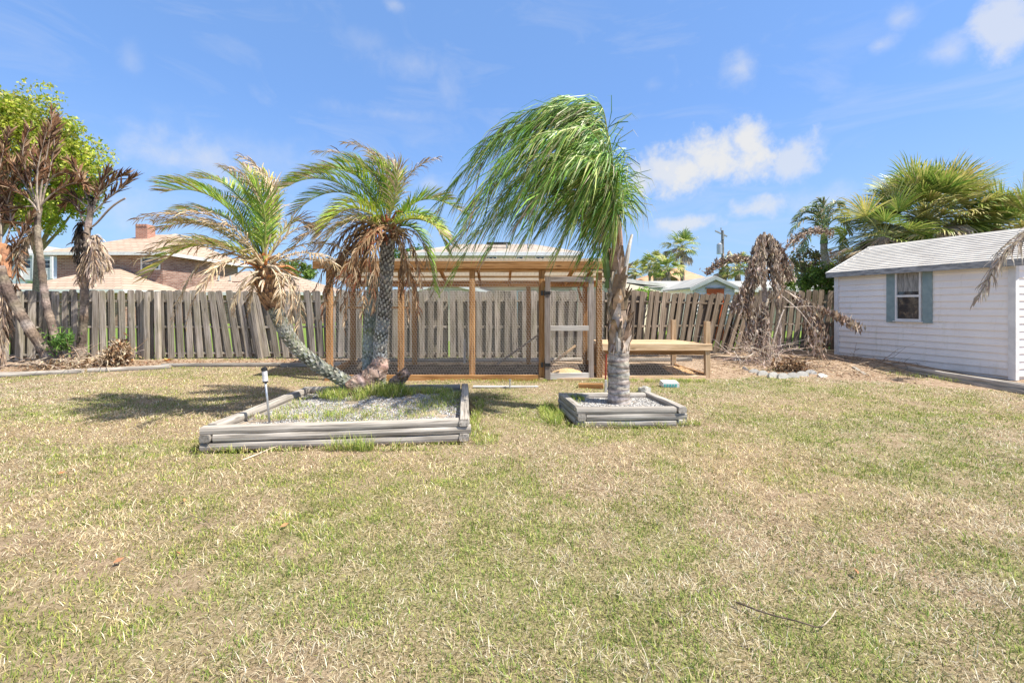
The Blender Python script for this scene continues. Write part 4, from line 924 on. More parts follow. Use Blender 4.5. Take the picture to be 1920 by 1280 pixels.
# --- dead palms on the left
def deadpalm(label,ctrl,rad,fr,Y,stubs=0,cols=((.22,.175,.14),(.13,.10,.08),(.31,.255,.21)),group='dead palms by the fence'):
    pts=smoothpts(ctrl,24); base=Vector(ctrl[0]); t=thing('dead_palm',label,'dead palm',base,group)
    m=len(pts); mb=MB(); cc=np.array([vary(random.choice(cols),.15) for _ in range(m)]); mb.tube(pts,[rad[0]+(rad[1]-rad[0])*i/(m-1)+(.006 if i%2 else 0) for i in range(m)],12,col=cc,wob=.07); mb.build('trunk',M_bark,t)
    for (dat,kind) in fr:
        o=W(dat[0][0],dat[0][1],Y+dat[0][2]); p=bez([o]+[W(x,y,Y+dy) for x,y,dy in dat[1:]],14); mb=MB(); Lt=sum((p[i+1]-p[i]).length for i in range(14))
        if kind=='f': frond(mb,p,.30,int(14+Lt*20),((.24,.125,.07),(.15,.08,.045),(.36,.24,.15),(.10,.055,.035)),A=26,lift=.15,droop=.12,wind=Vector((-.05,0,.1)),width=.030,rr=.020,rc=(.40,.33,.27),jit=.22,miss=.15,start=.25)
        elif kind=='k': # dark withered spathe
            frond(mb,p,.22,int(20+Lt*50),((.025,.022,.02),(.06,.05,.045),(.10,.085,.075)),A=30,lift=0,droop=1.2,width=.03,rr=.02,rc=(.05,.04,.035),jit=.3)
        elif kind=='s': frond(mb,p,.26,int(30+Lt*70),((.50,.38,.28),(.34,.27,.23),(.62,.50,.38)),A=35,lift=0,droop=1.0,width=.028,rr=.02,rc=(.4,.32,.26),jit=.35)
        elif kind=='c': mb.tube(p,[.02]*len(p),6,col=(.36,.29,.24))
        elif kind=='h': # heavy fibrous sheath
            mb.tube(p,[.08+.10*math.sin(math.pi*min(1,.15+i/14)) for i in range(15)],10,col=np.array([vary((.40,.20,.11),.25) for _ in range(15)]),wob=.1)
            frond(mb,p,.3,60,((.42,.22,.12),(.5,.36,.26),(.3,.16,.1)),A=20,lift=0,droop=1.1,width=.035,rr=.01,rc=(.3,.2,.1),jit=.3)
        mb.build({'f':'frond','k':'withered_spathe','s':'seed_cluster','c':'stalk','h':'fibre_sheath'}[kind],M_dead,t)
YL=9.3
deadpalm('dead palm leaning left off the frame with a rusty fibre sheath on its head',[W(112,692,9.2),W(85,660,9.2),W(45,600,9.15),W(15,545,9.1),W(0,500,9.1)],(.095,.075),
 [([(8,500,0),(-6,470,0),(10,440,0),(12,520,-.1)],'h'),([(5,500,0),(25,540,0),(10,600,-.1),(12,630,-.1)],'s'),([(0,480,0),(10,400,0),(-20,300,0),(-30,230,0)],'f'),([(0,480,0),(-10,360,0),(-5,300,0),(20,245,0)],'f'),([(0,480,0),(40,400,.1),(15,370,.1),(-30,330,.1)],'f'),([(0,480,-.1),(-20,430,-.1),(-40,390,-.1),(-80,380,-.1)],'f'),([(0,480,0),(20,420,0),(35,470,0),(30,540,0)],'f'),
  ([(0,480,.2),(-25,380,.3),(10,330,.3),(45,290,.3)],'f'),([(0,500,-.1),(30,470,-.1),(50,430,-.1),(62,400,-.1)],'f'),([(5,500,-.2),(10,560,-.2),(0,600,-.2),(5,680,-.2)],'s'),([(0,480,.1),(5,380,.1),(30,310,.1),(50,330,.1)],'f')],YL)
deadpalm('tall dead palm with brown upswept fronds in front of the green tree',[W(112,680,9.35),W(100,620,9.35),W(85,560,9.35),W(78,500,9.35),W(70,430,9.35),W(74,385,9.35)],(.07,.045),
 [([(74,400,0),(75,330,0),(95,280,0),(98,205,0)],'f'),([(74,400,0),(90,330,.1),(110,270,.1),(100,215,.1)],'f'),([(74,400,0),(60,330,-.1),(20,300,-.1),(60,235,-.1)],'f'),([(74,400,0),(50,340,0),(10,290,0),(-20,250,0)],'f'),([(74,400,0),(80,340,.2),(60,290,.2),(50,270,.2)],'f'),
  ([(74,390,0),(50,380,0),(20,395,0),(-10,410,0)],'f'),([(74,400,-.1),(50,360,-.1),(20,350,-.1),(-10,345,-.1)],'f'),([(74,390,0),(100,350,0),(150,330,0),(165,350,0)],'f'),([(74,390,.1),(95,300,.1),(125,310,.1),(180,370,.1)],'f'),([(74,410,0),(40,420,0),(20,430,0),(0,400,0)],'f'),([(74,390,.1),(85,280,.1),(100,240,.1),(105,225,.1)],'f'),
  ([(74,410,0),(66,440,0),(40,450,0),(35,500,0)],'s'),([(74,400,-.1),(60,330,-.1),(80,270,-.1),(90,240,-.1)],'f')],9.35)
deadpalm('dead palm with a tan seed cluster and black withered spathe hanging from it',[W(150,672,9.5),W(155,620,9.5),W(159,560,9.5),W(158,500,9.5),W(163,440,9.5),W(172,385,9.5)],(.075,.05),
 [([(172,400,0),(195,380,0),(225,350,0),(256,330,0)],'f'),([(172,400,0),(185,350,0),(215,335,0),(240,325,0)],'f'),([(172,400,0),(180,350,0),(200,330,0),(205,322,0)],'f'),([(172,400,0),(160,360,0),(150,320,0),(130,300,0)],'f'),([(172,400,0),(150,370,0),(120,350,0),(100,370,0)],'f'),
  ([(172,395,.0),(172,385,.0),(176,378,.0),(174,374,0)],'k'),([(172,430,0),(150,400,0),(145,430,0),(140,480,0)],'k'),([(165,440,-.1),(140,420,-.1),(150,470,-.1),(152,520,-.1)],'k'),([(163,450,-.1),(190,420,-.1),(185,480,-.1),(190,520,-.1)],'s'),([(163,450,-.1),(180,430,-.1),(165,480,-.1),(160,530,-.1)],'s'),
  ([(163,450,.1),(185,440,.1),(195,480,.1),(205,505,.1)],'s'),([(163,430,0),(190,420,0),(195,390,0),(235,372,0)],'c'),([(163,450,-.2),(178,440,-.2),(178,490,-.2),(175,535,-.2)],'s'),([(166,470,-.15),(175,440,-.15),(165,490,-.15),(146,530,-.15)],'s'),([(163,440,0),(150,380,0),(130,370,0),(120,385,0)],'f')],9.5)

# crumpled leaf masses
def litter(name,pts,n,size,cols,mat=M_dead,spread=.1,parent=None,hang=.5,label=None,cat=None,group=None,elong=2.4,taper=False):
    mb=MB(); V=[];Fc=[];C=[];k=0; pts=[Vector(p) for p in pts]; m=len(pts)-1
    for i in range(n):
        a=random.random()*m; j=min(int(a),m-1); sg=spread*(1 if not taper else .35+1.1*a/m); p=pts[j].lerp(pts[j+1],a-j)+Vector((random.gauss(0,sg),random.gauss(0,sg),random.gauss(0,sg)))
        d=Vector((random.gauss(0,1),random.gauss(0,1),random.gauss(0,1)-hang*2)).normalized(); s=d.cross(Vector((random.gauss(0,1),random.gauss(0,1),random.gauss(0,1)))).normalized(); nn=d.cross(s)
        l=size*random.uniform(.6,1.5)*elong/2; w=size*random.uniform(.25,.5)
        V+=[p-d*l,p+s*w+nn*w*.5,p+d*l*.3-nn*w*.3,p-s*w+nn*w*.5,p+d*l]; Fc+=[(k,k+1,k+2),(k,k+2,k+3),(k+1,k+4,k+2),(k+2,k+4,k+3)]; k+=5; C+=[vary(random.choice(cols),.25)]*5
    mb.add([tuple(v) for v in V],Fc,np.array(C)); o=mb.build(name,mat,parent)
    if label: setp(o,label,cat,group)
    return o
def twigs(name,box,n,L,r,cols,mat=M_bark,parent=None,flat=.5):
    mb=MB(); (x0,x1),(y0,y1),(z0,z1)=box
    for i in range(n):
        p=Vector((random.uniform(x0,x1),random.uniform(y0,y1),random.uniform(z0,z1))); d=Vector((random.gauss(0,1),random.gauss(0,1),random.gauss(0,flat))).normalized(); pts=[p]
        for k in range(4): d=(d+Vector((random.gauss(0,.3),random.gauss(0,.3),random.gauss(0,.2)))).normalized(); q=pts[-1]+d*L*random.uniform(.15,.35); q.z=max(q.z,hgt(q.y)+.01); pts.append(q)
        mb.tube(pts,[r*(1-.18*k) for k in range(5)],4,col=vary(random.choice(cols),.25))
        for s in range(2):
            b=pts[random.randint(1,3)]; e=b+Vector((random.gauss(0,1),random.gauss(0,1),random.gauss(0,.7)))*L*.15; mb.tube([b,(b+e)/2+Vector((0,0,.01)),e],[r*.6,r*.5,r*.2],3,col=vary(random.choice(cols),.25))
    return mb.build(name,mat,parent)
gL=hgt(9.3)
o=litter('debris_heap',[(-9.4,9.1,.08),(-8.9,9.1,.12),(-8.5,9.3,.2),(-8.2,9.45,.15)],700,.035,(B1,B2,B4,B3),spread=.09,hang=.1); setp(o,kind='stuff')
o=litter('dead_fern_clump',[(-8.22,9.38,.12),(-8.18,9.4,.4),(-8.08,9.4,.4),(-8.04,9.4,.2)],1100,.045,(B2,B1,B4,B3),spread=.09,hang=.6); setp(o,'tan withered clump at the foot of the dead palm nearest the fence','dead plant')
o=twigs('branch_pile',((-9.6,-8.0),(8.9,9.3),(.06,.3)),46,.6,.008,((.45,.35,.26),(.3,.22,.16),(.55,.45,.36))); setp(o,'loose pile of bare twigs under the dead palms','branches')
def rosette(px,py,Y,n,L,cols,label,cat,w=.03,name='bromeliad',group=None,mat=None):
    b=W(px,py,Y); mb=MB()
    for i in range(n):
        th=i*2.4; a=Vector((math.cos(th),math.sin(th),0)); S=Vector((-a.y,a.x,0)); l=L*random.uniform(.7,1.1); el=random.uniform(.5,1.3)
        q=b+(a*math.cos(el)+Vector((0,0,math.sin(el))))*l*.55; e=q+(a*1.0+Vector((0,0,.2)))*l*.4; c=vary(random.choice(cols),.2)
        mb.add([b-S*w*.5,b+S*w*.5,q+S*w,q-S*w,e],[(0,1,2,3),(3,2,4)],c)
    o=mb.build(name,mat or M_leaf); setp(o,label,cat,group); return o
OR=((.62,.22,.06),(.55,.30,.10),(.70,.36,.12),(.35,.30,.10))
rosette(228,677,9.8,16,.20,OR,'orange leafed bromeliad at the fence foot, nearer the dead palms','plant')
rosette(246,680,9.8,9,.13,OR,'small orange bromeliad just right of the largest one','plant')
rosette(314,679,9.85,12,.16,OR,'reddish bromeliad at the fence foot beside the double post','plant')
rosette(337,680,9.85,8,.11,OR,'little pale orange bromeliad right of the reddish one','plant')
o=litter('green_shrub',[W(113,650,9.2),W(120,635,9.2),W(112,640,9.2)],260,.045,((.12,.24,.05),(.18,.32,.07),(.08,.16,.04)),mat=M_crown,spread=.09,hang=-.2); setp(o,'small bright green shrub between the dead palm trunks','shrub')
litter('green_sprout',[W(70,625,9.7),W(72,640,9.7)],60,.03,((.25,.4,.08),(.18,.32,.07)),mat=M_crown,spread=.05,hang=-.2,label='pale green sprout against the fence between the dead palms',cat='plant')
mb=MB(); p=W(240,664,9.6); mb.tube(smoothpts([p,p+Vector((.25,0,.18)),p+Vector((.42,0,.34))],6),.005,5,col=B2); o=mb.build('dry_stem',M_dead); setp(o,'dry bent stem standing by the fence above the orange bromeliads','stem')

# --- dead shrub in the right corner
def dead_shrub():
    Y=10.2; b=W(1437,680,Y); t=thing('dead_shrub','brown withered tree with drooping leaf masses in the corner by the shed','dead tree',(b.x,b.y,hgt(Y)))
    DC=((.36,.27,.205),(.26,.185,.14),(.47,.38,.30),(.16,.11,.085),(.56,.47,.38))
    BC=((.40,.32,.26),(.28,.22,.18),(.5,.42,.35))
    mb=MB(); 
    for ctrl,r0,r1 in (([(1440,690,0),(1438,640,0),(1434,560,0),(1430,500,0),(1433,435,0)],.085,.03),([(1455,680,.1),(1462,620,.1),(1455,560,.1),(1448,520,.1),(1440,470,.1)],.05,.03),([(1430,690,.1),(1425,620,.1),(1440,560,.1),(1445,540,.1)],.04,.03)):
        mb.tube(smoothpts([W(x,y,Y+dy) for x,y,dy in ctrl],14),[r0+(r1-r0)*i/14 for i in range(15)],9,col=np.array([vary(random.choice(BC),.2) for _ in range(15)]),wob=.1)
    mb.build('trunk',M_bark,t)
    br=[([(1433,440,0),(1425,440,0),(1412,480,-.1),(1408,525,-.1)],620,.06),([(1433,440,0),(1430,450,0),(1425,490,-.2),(1424,530,-.2)],520,.06),([(1433,440,0),(1445,440,0),(1458,480,-.1),(1460,540,-.1)],700,.07),([(1433,450,0),(1455,445,0),(1478,490,0),(1476,520,0)],560,.06),([(1433,440,.1),(1440,450,.1),(1445,480,.1),(1440,520,.1)],520,.07),
        ([(1433,470,0),(1450,460,0),(1468,500,-.1),(1455,560,-.2)],420,.05),
        ([(1425,500,0),(1410,515,-.1),(1388,550,-.2),(1380,585,-.2)],620,.055),([(1425,510,0),(1415,530,-.1),(1400,560,-.1),(1398,590,-.1)],380,.06),
        ([(1440,560,-.1),(1430,575,-.2),(1405,610,-.3),(1402,655,-.3)],560,.07),([(1440,560,-.2),(1432,590,-.3),(1425,630,-.3),(1428,662,-.3)],600,.08),
        ([(1470,545,0),(1500,560,0),(1525,580,0),(1540,640,0)],640,.075),([(1480,550,-.1),(1515,570,-.2),(1525,610,-.2),(1530,655,-.2)],640,.085),([(1490,555,-.1),(1530,580,-.2),(1570,590,-.3),(1614,616,-.4)],480,.04),
        ([(1530,640,-.2),(1540,660,-.2),(1542,675,-.2),(1546,690,-.3)],160,.03)]
    for dat,n,sp in br:
        p=bez([W(x,y,Y+dy) for x,y,dy in dat],10); mb=MB(); mb.tube(p,[.022*(1-.07*i) for i in range(11)],5,col=vary(random.choice(BC)))
        mb.build('branch',M_bark,t); litter('leaf_mass',p[2:],int(n*.72),.058,[DC[random.randrange(5)],DC[random.randrange(5)],DC[random.randrange(5)],DC[4]],spread=sp*.84,parent=t,hang=1.6,elong=2.4,taper=True)
    p=bez([W(1415,490,Y),W(1385,478,Y),W(1350,482,Y),W(1325,512,Y)],10); mb=MB(); mb.tube(p,[.018]*11,5,col=BC[0]); mb.build('branch',M_bark,t); litter('leaf_mass',p,420,.05,DC,spread=.05,parent=t,hang=.3,elong=2.)
    p=bez([W(1470,470,Y),W(1500,430,Y+.2),W(1535,425,Y+.3),W(1560,440,Y+.3)],10); mb=MB(); mb.tube(p,[.016]*11,5,col=BC[0]); mb.build('branch',M_bark,t); litter('leaf_mass',p,300,.045,DC,spread=.045,parent=t,hang=.3,elong=2.)
    mb=MB()
    for (a,c,r) in (([(1440,690,-.4),(1450,640,-.4),(1462,600,-.35),(1470,580,-.3)],(.55,.47,.40),.022),([(1462,552,0),(1490,575,-.3),(1505,590,-.4),(1520,610,-.4)],(.55,.47,.4),.015),([(1470,575,-.3),(1490,576,-.3),(1510,574,-.3),(1530,575,-.3)],(.5,.42,.35),.01)):
        mb.tube(smoothpts([W(x,y,Y+dy) for x,y,dy in a],8),[r*(1-.05*i) for i in range(9)],6,col=c)
    mb.build('bare_branch',M_bark,t)
dead_shrub()
o=twigs('brush_pile',((4.7,5.8),(9.3,9.9),(.15,.5)),120,.75,.006,((.50,.40,.33),(.38,.29,.24),(.6,.52,.45)),flat=.7); setp(o,'tangled pile of bare brushwood at the foot of the withered tree','branches')
o=litter('leaf_heap',[(5.2,8.9,.1),(5.45,8.85,.18),(5.7,8.9,.08)],420,.045,(B1,B2,B3),spread=.07,hang=.1); setp(o,'small brown heap of dead leaves behind the scalloped edging','debris')
o=twigs('sticks',((5.8,8.0),(8.6,11),(.06,.12)),40,.9,.008,((.22,.16,.12),(.35,.27,.2)),flat=.06); setp(o,'thin sticks strewn over the sandy ground beside the shed','sticks')
o=litter('leaf_litter',[(4.0,8.9,.06),(5.5,9.6,.1),(7.4,10.4,.13),(6.0,9.0,.06),(6.8,8.2,.03)],1700,.022,(B1,B2,B3,B4),spread=.45,hang=0); 
# flatten litter to the ground
for v in o.data.vertices: v.co.z = hgt(v.co.y)+.012+abs(v.co.z)%.02
setp(o,kind='stuff')
o=litter('leaf_litter',[(-10,9,.06),(-8,9.4,.1),(-6.5,9.6,.12),(-4,9.8,.12),(0,10,.12)],1500,.022,(B1,B2,B3,RB),spread=.2,hang=0)
for v in o.data.vertices: v.co.z = hgt(v.co.y)+.012+abs(v.co.z)%.02
setp(o,kind='stuff')
# scalloped edging stones
sc=[(1415,700,18,-10),(1432,703,18,5),(1452,706,18,10),(1470,708,18,6),(1488,707,18,-4),(1505,704,17,-14),(1521,701,16,-20)]
for i,(px,py,w,rot) in enumerate(sc):
    p=W(px,py,1.28*F/(py-HY)); mb=MB(); Wd=.20; poly=[(-Wd/2,0,-.05),(Wd/2,0,-.05)]+[(Wd/2*math.cos(a),0,.02+.075*math.sin(a)) for a in np.linspace(0,math.pi,9)]
    mb.prism(poly,(0,.06,0)); o=mb.build('edging_block',M_conc,M=Matrix.Translation((p.x,p.y,.015))@Matrix.Rotation(R(rot),4,'Z')@Matrix.Rotation(R(-random.uniform(10,30)),4,'X')); setp(o,'pale scalloped concrete edging block in the curved row before the withered tree','edging block','scalloped edging blocks')
for (px,py,rz,lb) in ((1402,694,70,'pale edging block tipped over at the left end of the scalloped row'),(1382,683,10,'dull edging block behind the scalloped row, half sunk in sand'),(1545,703,20,'broken white block lying right of the scalloped row')):
    p=W(px,py,1.26*F/(py-HY)); mb=MB(); Wd=.2; poly=[(-Wd/2,0,-.05),(Wd/2,0,-.05)]+[(Wd/2*math.cos(a),0,.02+.07*math.sin(a)) for a in np.linspace(0,math.pi,9)]
    mb.prism(poly,(0,.06,0)); o=mb.build('edging_block',M_conc,M=Matrix.Translation((p.x,p.y,hgt(p.y)+.01))@Matrix.Rotation(R(rz),4,'Z')@Matrix.Rotation(R(-55),4,'X')); setp(o,lb,'edging block')
b=beam(None,'board',W(1600,688,9.2),W(1625,703,8.6),.07,.025,M_timb); setp(b,'short dark board lying on the sand before the shed timbers','board')

# frond lying over the shed roof corner
mb=MB(); p=bez([W(1990,400,7.6),W(1940,430,7.6),W(1880,450,7.55),W(1835,560,7.5)],18); frond(mb,p,.42,110,((.50,.42,.33),(.40,.32,.25),(.62,.54,.44),(.30,.24,.19)),A=25,lift=0,droop=.8,wind=Vector((-.1,0,0)),width=.02,rr=.02,rc=(.5,.42,.3),jit=.25,start=.02)
o=mb.build('dead_frond',M_dead); setp(o,'dry grey palm frond hanging over the near corner of the shed roof','palm frond')

# small items --------------------------------------------------------------
p=W(506,790,4.62); g=thing('garden_light','slim black topped solar path light at the left edge of the large bed','garden light',(p.x,p.y,.12))
top=W(495,688,4.60); a=Vector((p.x,p.y,.10)); ax=(top-a).normalized(); Lh=(top-a).length
mb=MB(); mb.tube([a,a+ax*Lh*.86],.011,10); mb.build('stake',M_steel,g,smooth=True)
mb=MB(); mb.tube([a+ax*Lh*.75,a+ax*Lh*.76,a+ax*Lh*.93,a+ax*Lh*.94],[.018,.026,.026,.024],12); mb.build('lamp_body',M_plastic_lens,g,smooth=False)
mb=MB(); mb.tube([a+ax*Lh*.935,a+ax*Lh*.95,a+ax*Lh*.985,a+ax*Lh],[.028,.031,.029,.012],12); mb.tube([a+ax*Lh*.735,a+ax*Lh*.755],[.024,.027],12); mb.build('cap',M_black,g)
b=beam(None,'block',W(1085,722,7.3)+Vector((0,0,0)),W(1131,722,7.2),.09,.075,M_cedar); b.location.z=.035; setp(b,'orange wood block lying behind the small bed','wood block')
b=beam(None,'board',W(887,727,7.3),W(1009,727,7.35),.06,.03,M_whitewood); b.location.z=.02; setp(b,'long thin pale board lying in the grass before the coop','board')
mb=MB(); q=W(956,728,7.25); mb.tube([(q.x,q.y,0),(q.x,q.y,.13)],.012,8); mb.tube([(q.x,q.y,.13),(q.x,q.y,.145)],.02,8); o=mb.build('pipe_stub',M_steel); setp(o,'short grey pipe stub standing in the grass before the coop','pipe')
mb=MB(); q=W(1139,740,6.1); mb.tube([(1.475,7.2,0),(1.49,7.2,.55)],.012,8); o=mb.build('rod',M_red); setp(o,'thin dark red rod standing behind the windblown palm','rod')
q=W(1136,722,6.6); o=beam(None,'pipe',(q.x,6.6,0),(q.x,6.6,.24),.035,.035,M_conc,hint=Vector((0,1,0))); setp(o,'short white pipe beside the windblown palm trunk','pipe')
q=W(1209,722,6.9); q.z=0
mb=MB(); 
for i in range(8):
    th=i*.785; mb.box((q.x+.05*math.cos(th),q.y+.03*math.sin(th),.035+.01*(i%3)),(.07,.06,.07),Matrix.Rotation(i*.9,3,'Z')@Matrix.Rotation(.4*i,3,'X'))
o=mb.build('stone',M_conc); setp(o,'small white lumpy stone behind the right corner of the small bed','stone')
q=W(1258,722,7.35); mbw=MB(); t=thing('plastic_tray','small white plastic tray with teal bands lying on the grass','tray',(q.x,q.y,0))
poly=[(-.14,0,0),(.14,0,0),(.13,0,.07),(-.125,0,.075)]; mbw.prism([Vector((q.x,q.y,.0))+Vector(v) for v in poly],(0,.16,.02)); mbw.build('tray_body',M_white,t)
mt=mottled('teal_plastic',(.08,.35,.33),(.12,.42,.40),20,.4,0)
for i in range(5):
    mb=MB(); mb.box((q.x-.10+.045*i,q.y-.006,.028),(.026,.012,.045)); mb.build('teal_band',mt,t)
# debris inside the coop: small sand heap
mb=MB(); c=Vector((X_(1065,8.6),8.7,.03)); vs=[];fs=[]; n=16
for j in range(6):
    for i in range(n):
        th=2*math.pi*i/n; rr=.3*j/5; vs.append((c.x+rr*1.2*math.cos(th),c.y+rr*math.sin(th),c.z+.10*(1-(j/5)**1.5)+random.uniform(-.008,.008)))
fs=[(j*n+i,j*n+(i+1)%n,(j+1)*n+(i+1)%n,(j+1)*n+i) for j in range(5) for i in range(n)]; mb.add(vs,fs); o=mb.build('sand_heap',mottled('orange_sand',(.50,.33,.17),(.66,.48,.28),30,.95,.4)); setp(o,'small heap of orange sand inside the coop behind its door','sand heap')
# sticks and leaves on the lawn
def stick(ctrl,r,cols,label,name='stick'):
    mb=MB(); P=[]
    for px,py,z in ctrl: z-=.022; Yq=(CZ-z)*F/(py-HY); P.append(W(px,py,Yq))
    P=smoothpts(P,16); mb.tube(P,[r*(1-.03*i) for i in range(17)],6,col=np.array([cols[0]*(1-i/16)+cols[1]*(i/16) if 0 else (cols[0] if i<11 else cols[1]) for i in range(17)])); o=mb.build(name,M_bark); setp(o,label,'stick')
stick([(1380,1128,.05),(1440,1150,.055),(1500,1165,.05),(1535,1175,.045),(1556,1160,.06),(1567,1144,.075)],.0036,(np.array((.10,.075,.06)),np.array((.62,.52,.40))),'thin dark twig with a pale bent end on the lower right lawn')
stick([(340,975,.05),(360,968,.06),(382,974,.05),(395,985,.045)],.0028,(np.array((.13,.10,.08)),np.array((.13,.10,.08))),'fine dark curved twig on the left lawn')
stick([(455,862,.03),(485,850,.035),(508,840,.03),(520,836,.03)],.006,(np.array((.58,.47,.36)),np.array((.58,.47,.36))),'pale bark strip lying below the front timbers of the large bed')
stick([(1850,853,.05),(1880,856,.055),(1910,861,.05),(1930,863,.045)],.0035,(np.array((.18,.14,.11)),np.array((.18,.14,.11))),'thin straight twig on the lawn at the right edge')
for i,(px,py) in enumerate([(115,886),(345,937),(533,984),(222,1050),(333,1036),(1605,1070)]):
    Yq=(CZ-.03)*F/(py-HY); p=W(px,py,Yq); mb=MB(); s=.016; th=random.uniform(0,3); M=Matrix.Rotation(th,3,'Z')@Matrix.Rotation(R(35),3,'X')
    vs=[M@Vector(v) for v in ((-s*1.6,0,0),(0,s*.7,.006),(0,0,-.003),(0,-s*.7,.006),(s*1.6,0,.004))]
    mb.add([v+p for v in vs],[(0,2,1),(0,3,2),(1,2,4),(2,3,4)],vary((.50,.26,.14),.2)); o=mb.build('fallen_leaf',M_dead); setp(o,'small curled orange leaf fallen on the lawn','leaf','fallen orange leaves on the lawn')

# ------------------------------------------------------------------ background houses
def hip(parent,name,x0,x1,y0,y1,ze,zr,rx0,rx1,ry,mat,th=.18,trim=M_white,ov=.45):
    X0,X1,Y0,Y1=x0-ov,x1+ov,y0-ov,y1+ov
    mb=MB(); A,B,C,D=(X0,Y0,ze),(X1,Y0,ze),(X1,Y1,ze),(X0,Y1,ze); E,Fp=(rx0,ry,zr),(rx1,ry,zr)
    mb.add([A,B,C,D,E,Fp],[(0,1,5,4),(1,2,5),(2,3,4,5),(3,0,4)]); o=mb.build(name,mat,parent)
    for nm,p,q in (('fascia',(X0-.02,Y0,ze-.1),(X1+.02,Y0,ze-.1)),('fascia',(X0-.02,Y1,ze-.1),(X1+.02,Y1,ze-.1)),('fascia',(X0,Y0+.05,ze-.1),(X0,Y1-.05,ze-.1)),('fascia',(X1,Y0+.05,ze-.1),(X1,Y1-.05,ze-.1))): beam(parent,nm,p,q,.06,.22,trim)
    mb=MB(); mb.add([(X0,Y0,ze-.14),(X1,Y0,ze-.14),(X1,Y1,ze-.14),(X0,Y1,ze-.14)],[(3,2,1,0)]); mb.build('soffit',trim,parent)
    return o
def wallbox(parent,x0,x1,y0,y1,z0,z1,mat,name='wall'):
    mb=MB(); mb.box(((x0+x1)/2,(y0+y1)/2,(z0+z1)/2),(x1-x0,y1-y0,z1-z0)); return mb.build(name,mat,parent)
def win(parent,x0,x1,y,z0,z1,frm=M_white,f=.08,mull=True):
    mb=MB(); 
    for c,s in ((((x0+x1)/2,y-.03,z1-f/2),(x1-x0,.08,f)),(((x0+x1)/2,y-.03,z0+f/2),(x1-x0,.08,f)),((x0+f/2,y-.03,(z0+z1)/2),(f,.08,z1-z0-2*f)),((x1-f/2,y-.03,(z0+z1)/2),(f,.08,z1-z0-2*f))): mb.box(c,s)
    if mull: mb.box(((x0+x1)/2,y-.025,(z0+z1)/2),(x1-x0-2*f,.05,.05))
    o=mb.build('window',frm,parent); mb=MB(); mb.box(((x0+x1)/2,y-.012,(z0+z1)/2),(x1-x0-2*f,.02,z1-z0-2*f)); p=mb.build('pane',M_glass,parent); p.parent=o; return o
def PX(px,Y): return X_(px,Y)
def PZ(py,Y): return CZ-(py-HY)/F*Y
def brick_house():
    Y=30; t=thing('brick_house','two storey brown brick house with tan shingle roofs beyond the left fence','house',(PX(330,Y),Y+4,0))
    # upper block
    ze=PZ(477,32.2)+.1; wallbox(t,-32.2,-24.7,32.2,41.0,0,ze-.14,M_brick)
    hip(t,'roof',-32.2,-24.7,32.2,41.0,ze,PZ(440,36.8),-29.0,-27.2,36.8,M_shing,ov=.6)
    win(t,PX(265,32.2),PX(301,32.2),32.2,PZ(506,32.2),PZ(482,32.2),f=.1)
    ch=wallbox(t,PX(258,35.6),PX(280,35.6),35.4,36.2,PZ(462,35.5),PZ(424,35.5),M_chim,'chimney')
    mb=MB()
    for i in range(4): mb.box((PX(260.5+i*5.6,35.6),35.8,PZ(422.4,35.5)),(.15,.9,.15))
    q=mb.build('chimney_crown',M_chim,t); q.parent=ch
    # lower front wing
    ze=PZ(543,28); wallbox(t,-30.2,-24.0,28,32.15,0,ze-.14,M_brick)
    hip(t,'roof',-30.2,-24.0,28,32.1,ze,PZ(501,32.3),-28.4,-27.8,32.3,M_shing,ov=.5)
    wallbox(t,-40,-30.3,31,36,0,2.2,M_brick); hip(t,'roof',-40,-30.3,31,36,2.3,3.0,-37,-33,33.5,M_shing)
    # right wing
    ze=PZ(548,31.5); wallbox(t,-22.6,PX(596,31.5),31.5,38,0,ze-.14,M_brick)
    hip(t,'roof',-22.6,PX(594,31.5),31.5,38.5,ze,PZ(508,35),-20.5,PX(520,35),35,M_shing)
    win(t,PX(470,31.5),PX(496,31.5),31.5,PZ(566,31.5),PZ(554,31.5),f=.1)
    for px in (410,432): mb=MB(); p=W(px,526,33); mb.tube([p,p+Vector((0,0,.35))],.06,8); mb.build('vent_pipe',M_greysid,t)
    mb=MB(); mb.box(W(447,531,33),(.6,.5,.25)); mb.build('roof_vent',mottled('dark_red_vent',(.16,.07,.06),(.22,.1,.09),9,.8,0),t)
brick_house()
def blue_house():
    Y=42; t=thing('blue_house','pale blue two storey house with white balcony railing at the far left','house',(PX(60,Y),Y+3,0))
    wallbox(t,PX(-70,Y),PX(135,Y),Y,Y+9,0,PZ(478,Y),M_bluesid); hip(t,'roof',PX(-75,Y),PX(138,Y),Y,Y+9,PZ(476,Y),PZ(459,Y+4),PX(-20,Y+4),PX(70,Y+4),Y+4.5,M_greyroof)
    for a,b in ((43,61),(83,99),(115,124)): win(t,PX(a,Y),PX(b,Y),Y,PZ(505,Y),PZ(486,Y),f=.12)
    mb=MB()
    for px in np.arange(41,99,2.2): mb.box((PX(px,Y-1.2),Y-1.2,PZ(514,Y-1.2)),(.05,.05,.9))
    mb.box((PX(70,Y-1.2),Y-1.2,PZ(504,Y-1.2)),(PX(99,Y)-PX(41,Y),.08,.08)); mb.box((PX(70,Y-1.2),Y-1.2,PZ(523.5,Y-1.2)),(PX(99,Y)-PX(41,Y),.1,.1)); mb.build('railing',M_white,t)
    mb=MB(); mb.box((PX(70,Y-.6),Y-.62,PZ(526,Y)),(PX(101,Y)-PX(39,Y),1.2,.2)); mb.build('balcony_floor',M_white,t)
    for px in (41,66,99): mb=MB(); mb.box((PX(px,Y-1.2),Y-1.3,PZ(500,Y-1.2)),(.2,.12,PZ(476,Y)-PZ(526,Y)-.3)); mb.build('balcony_post',M_white,t)
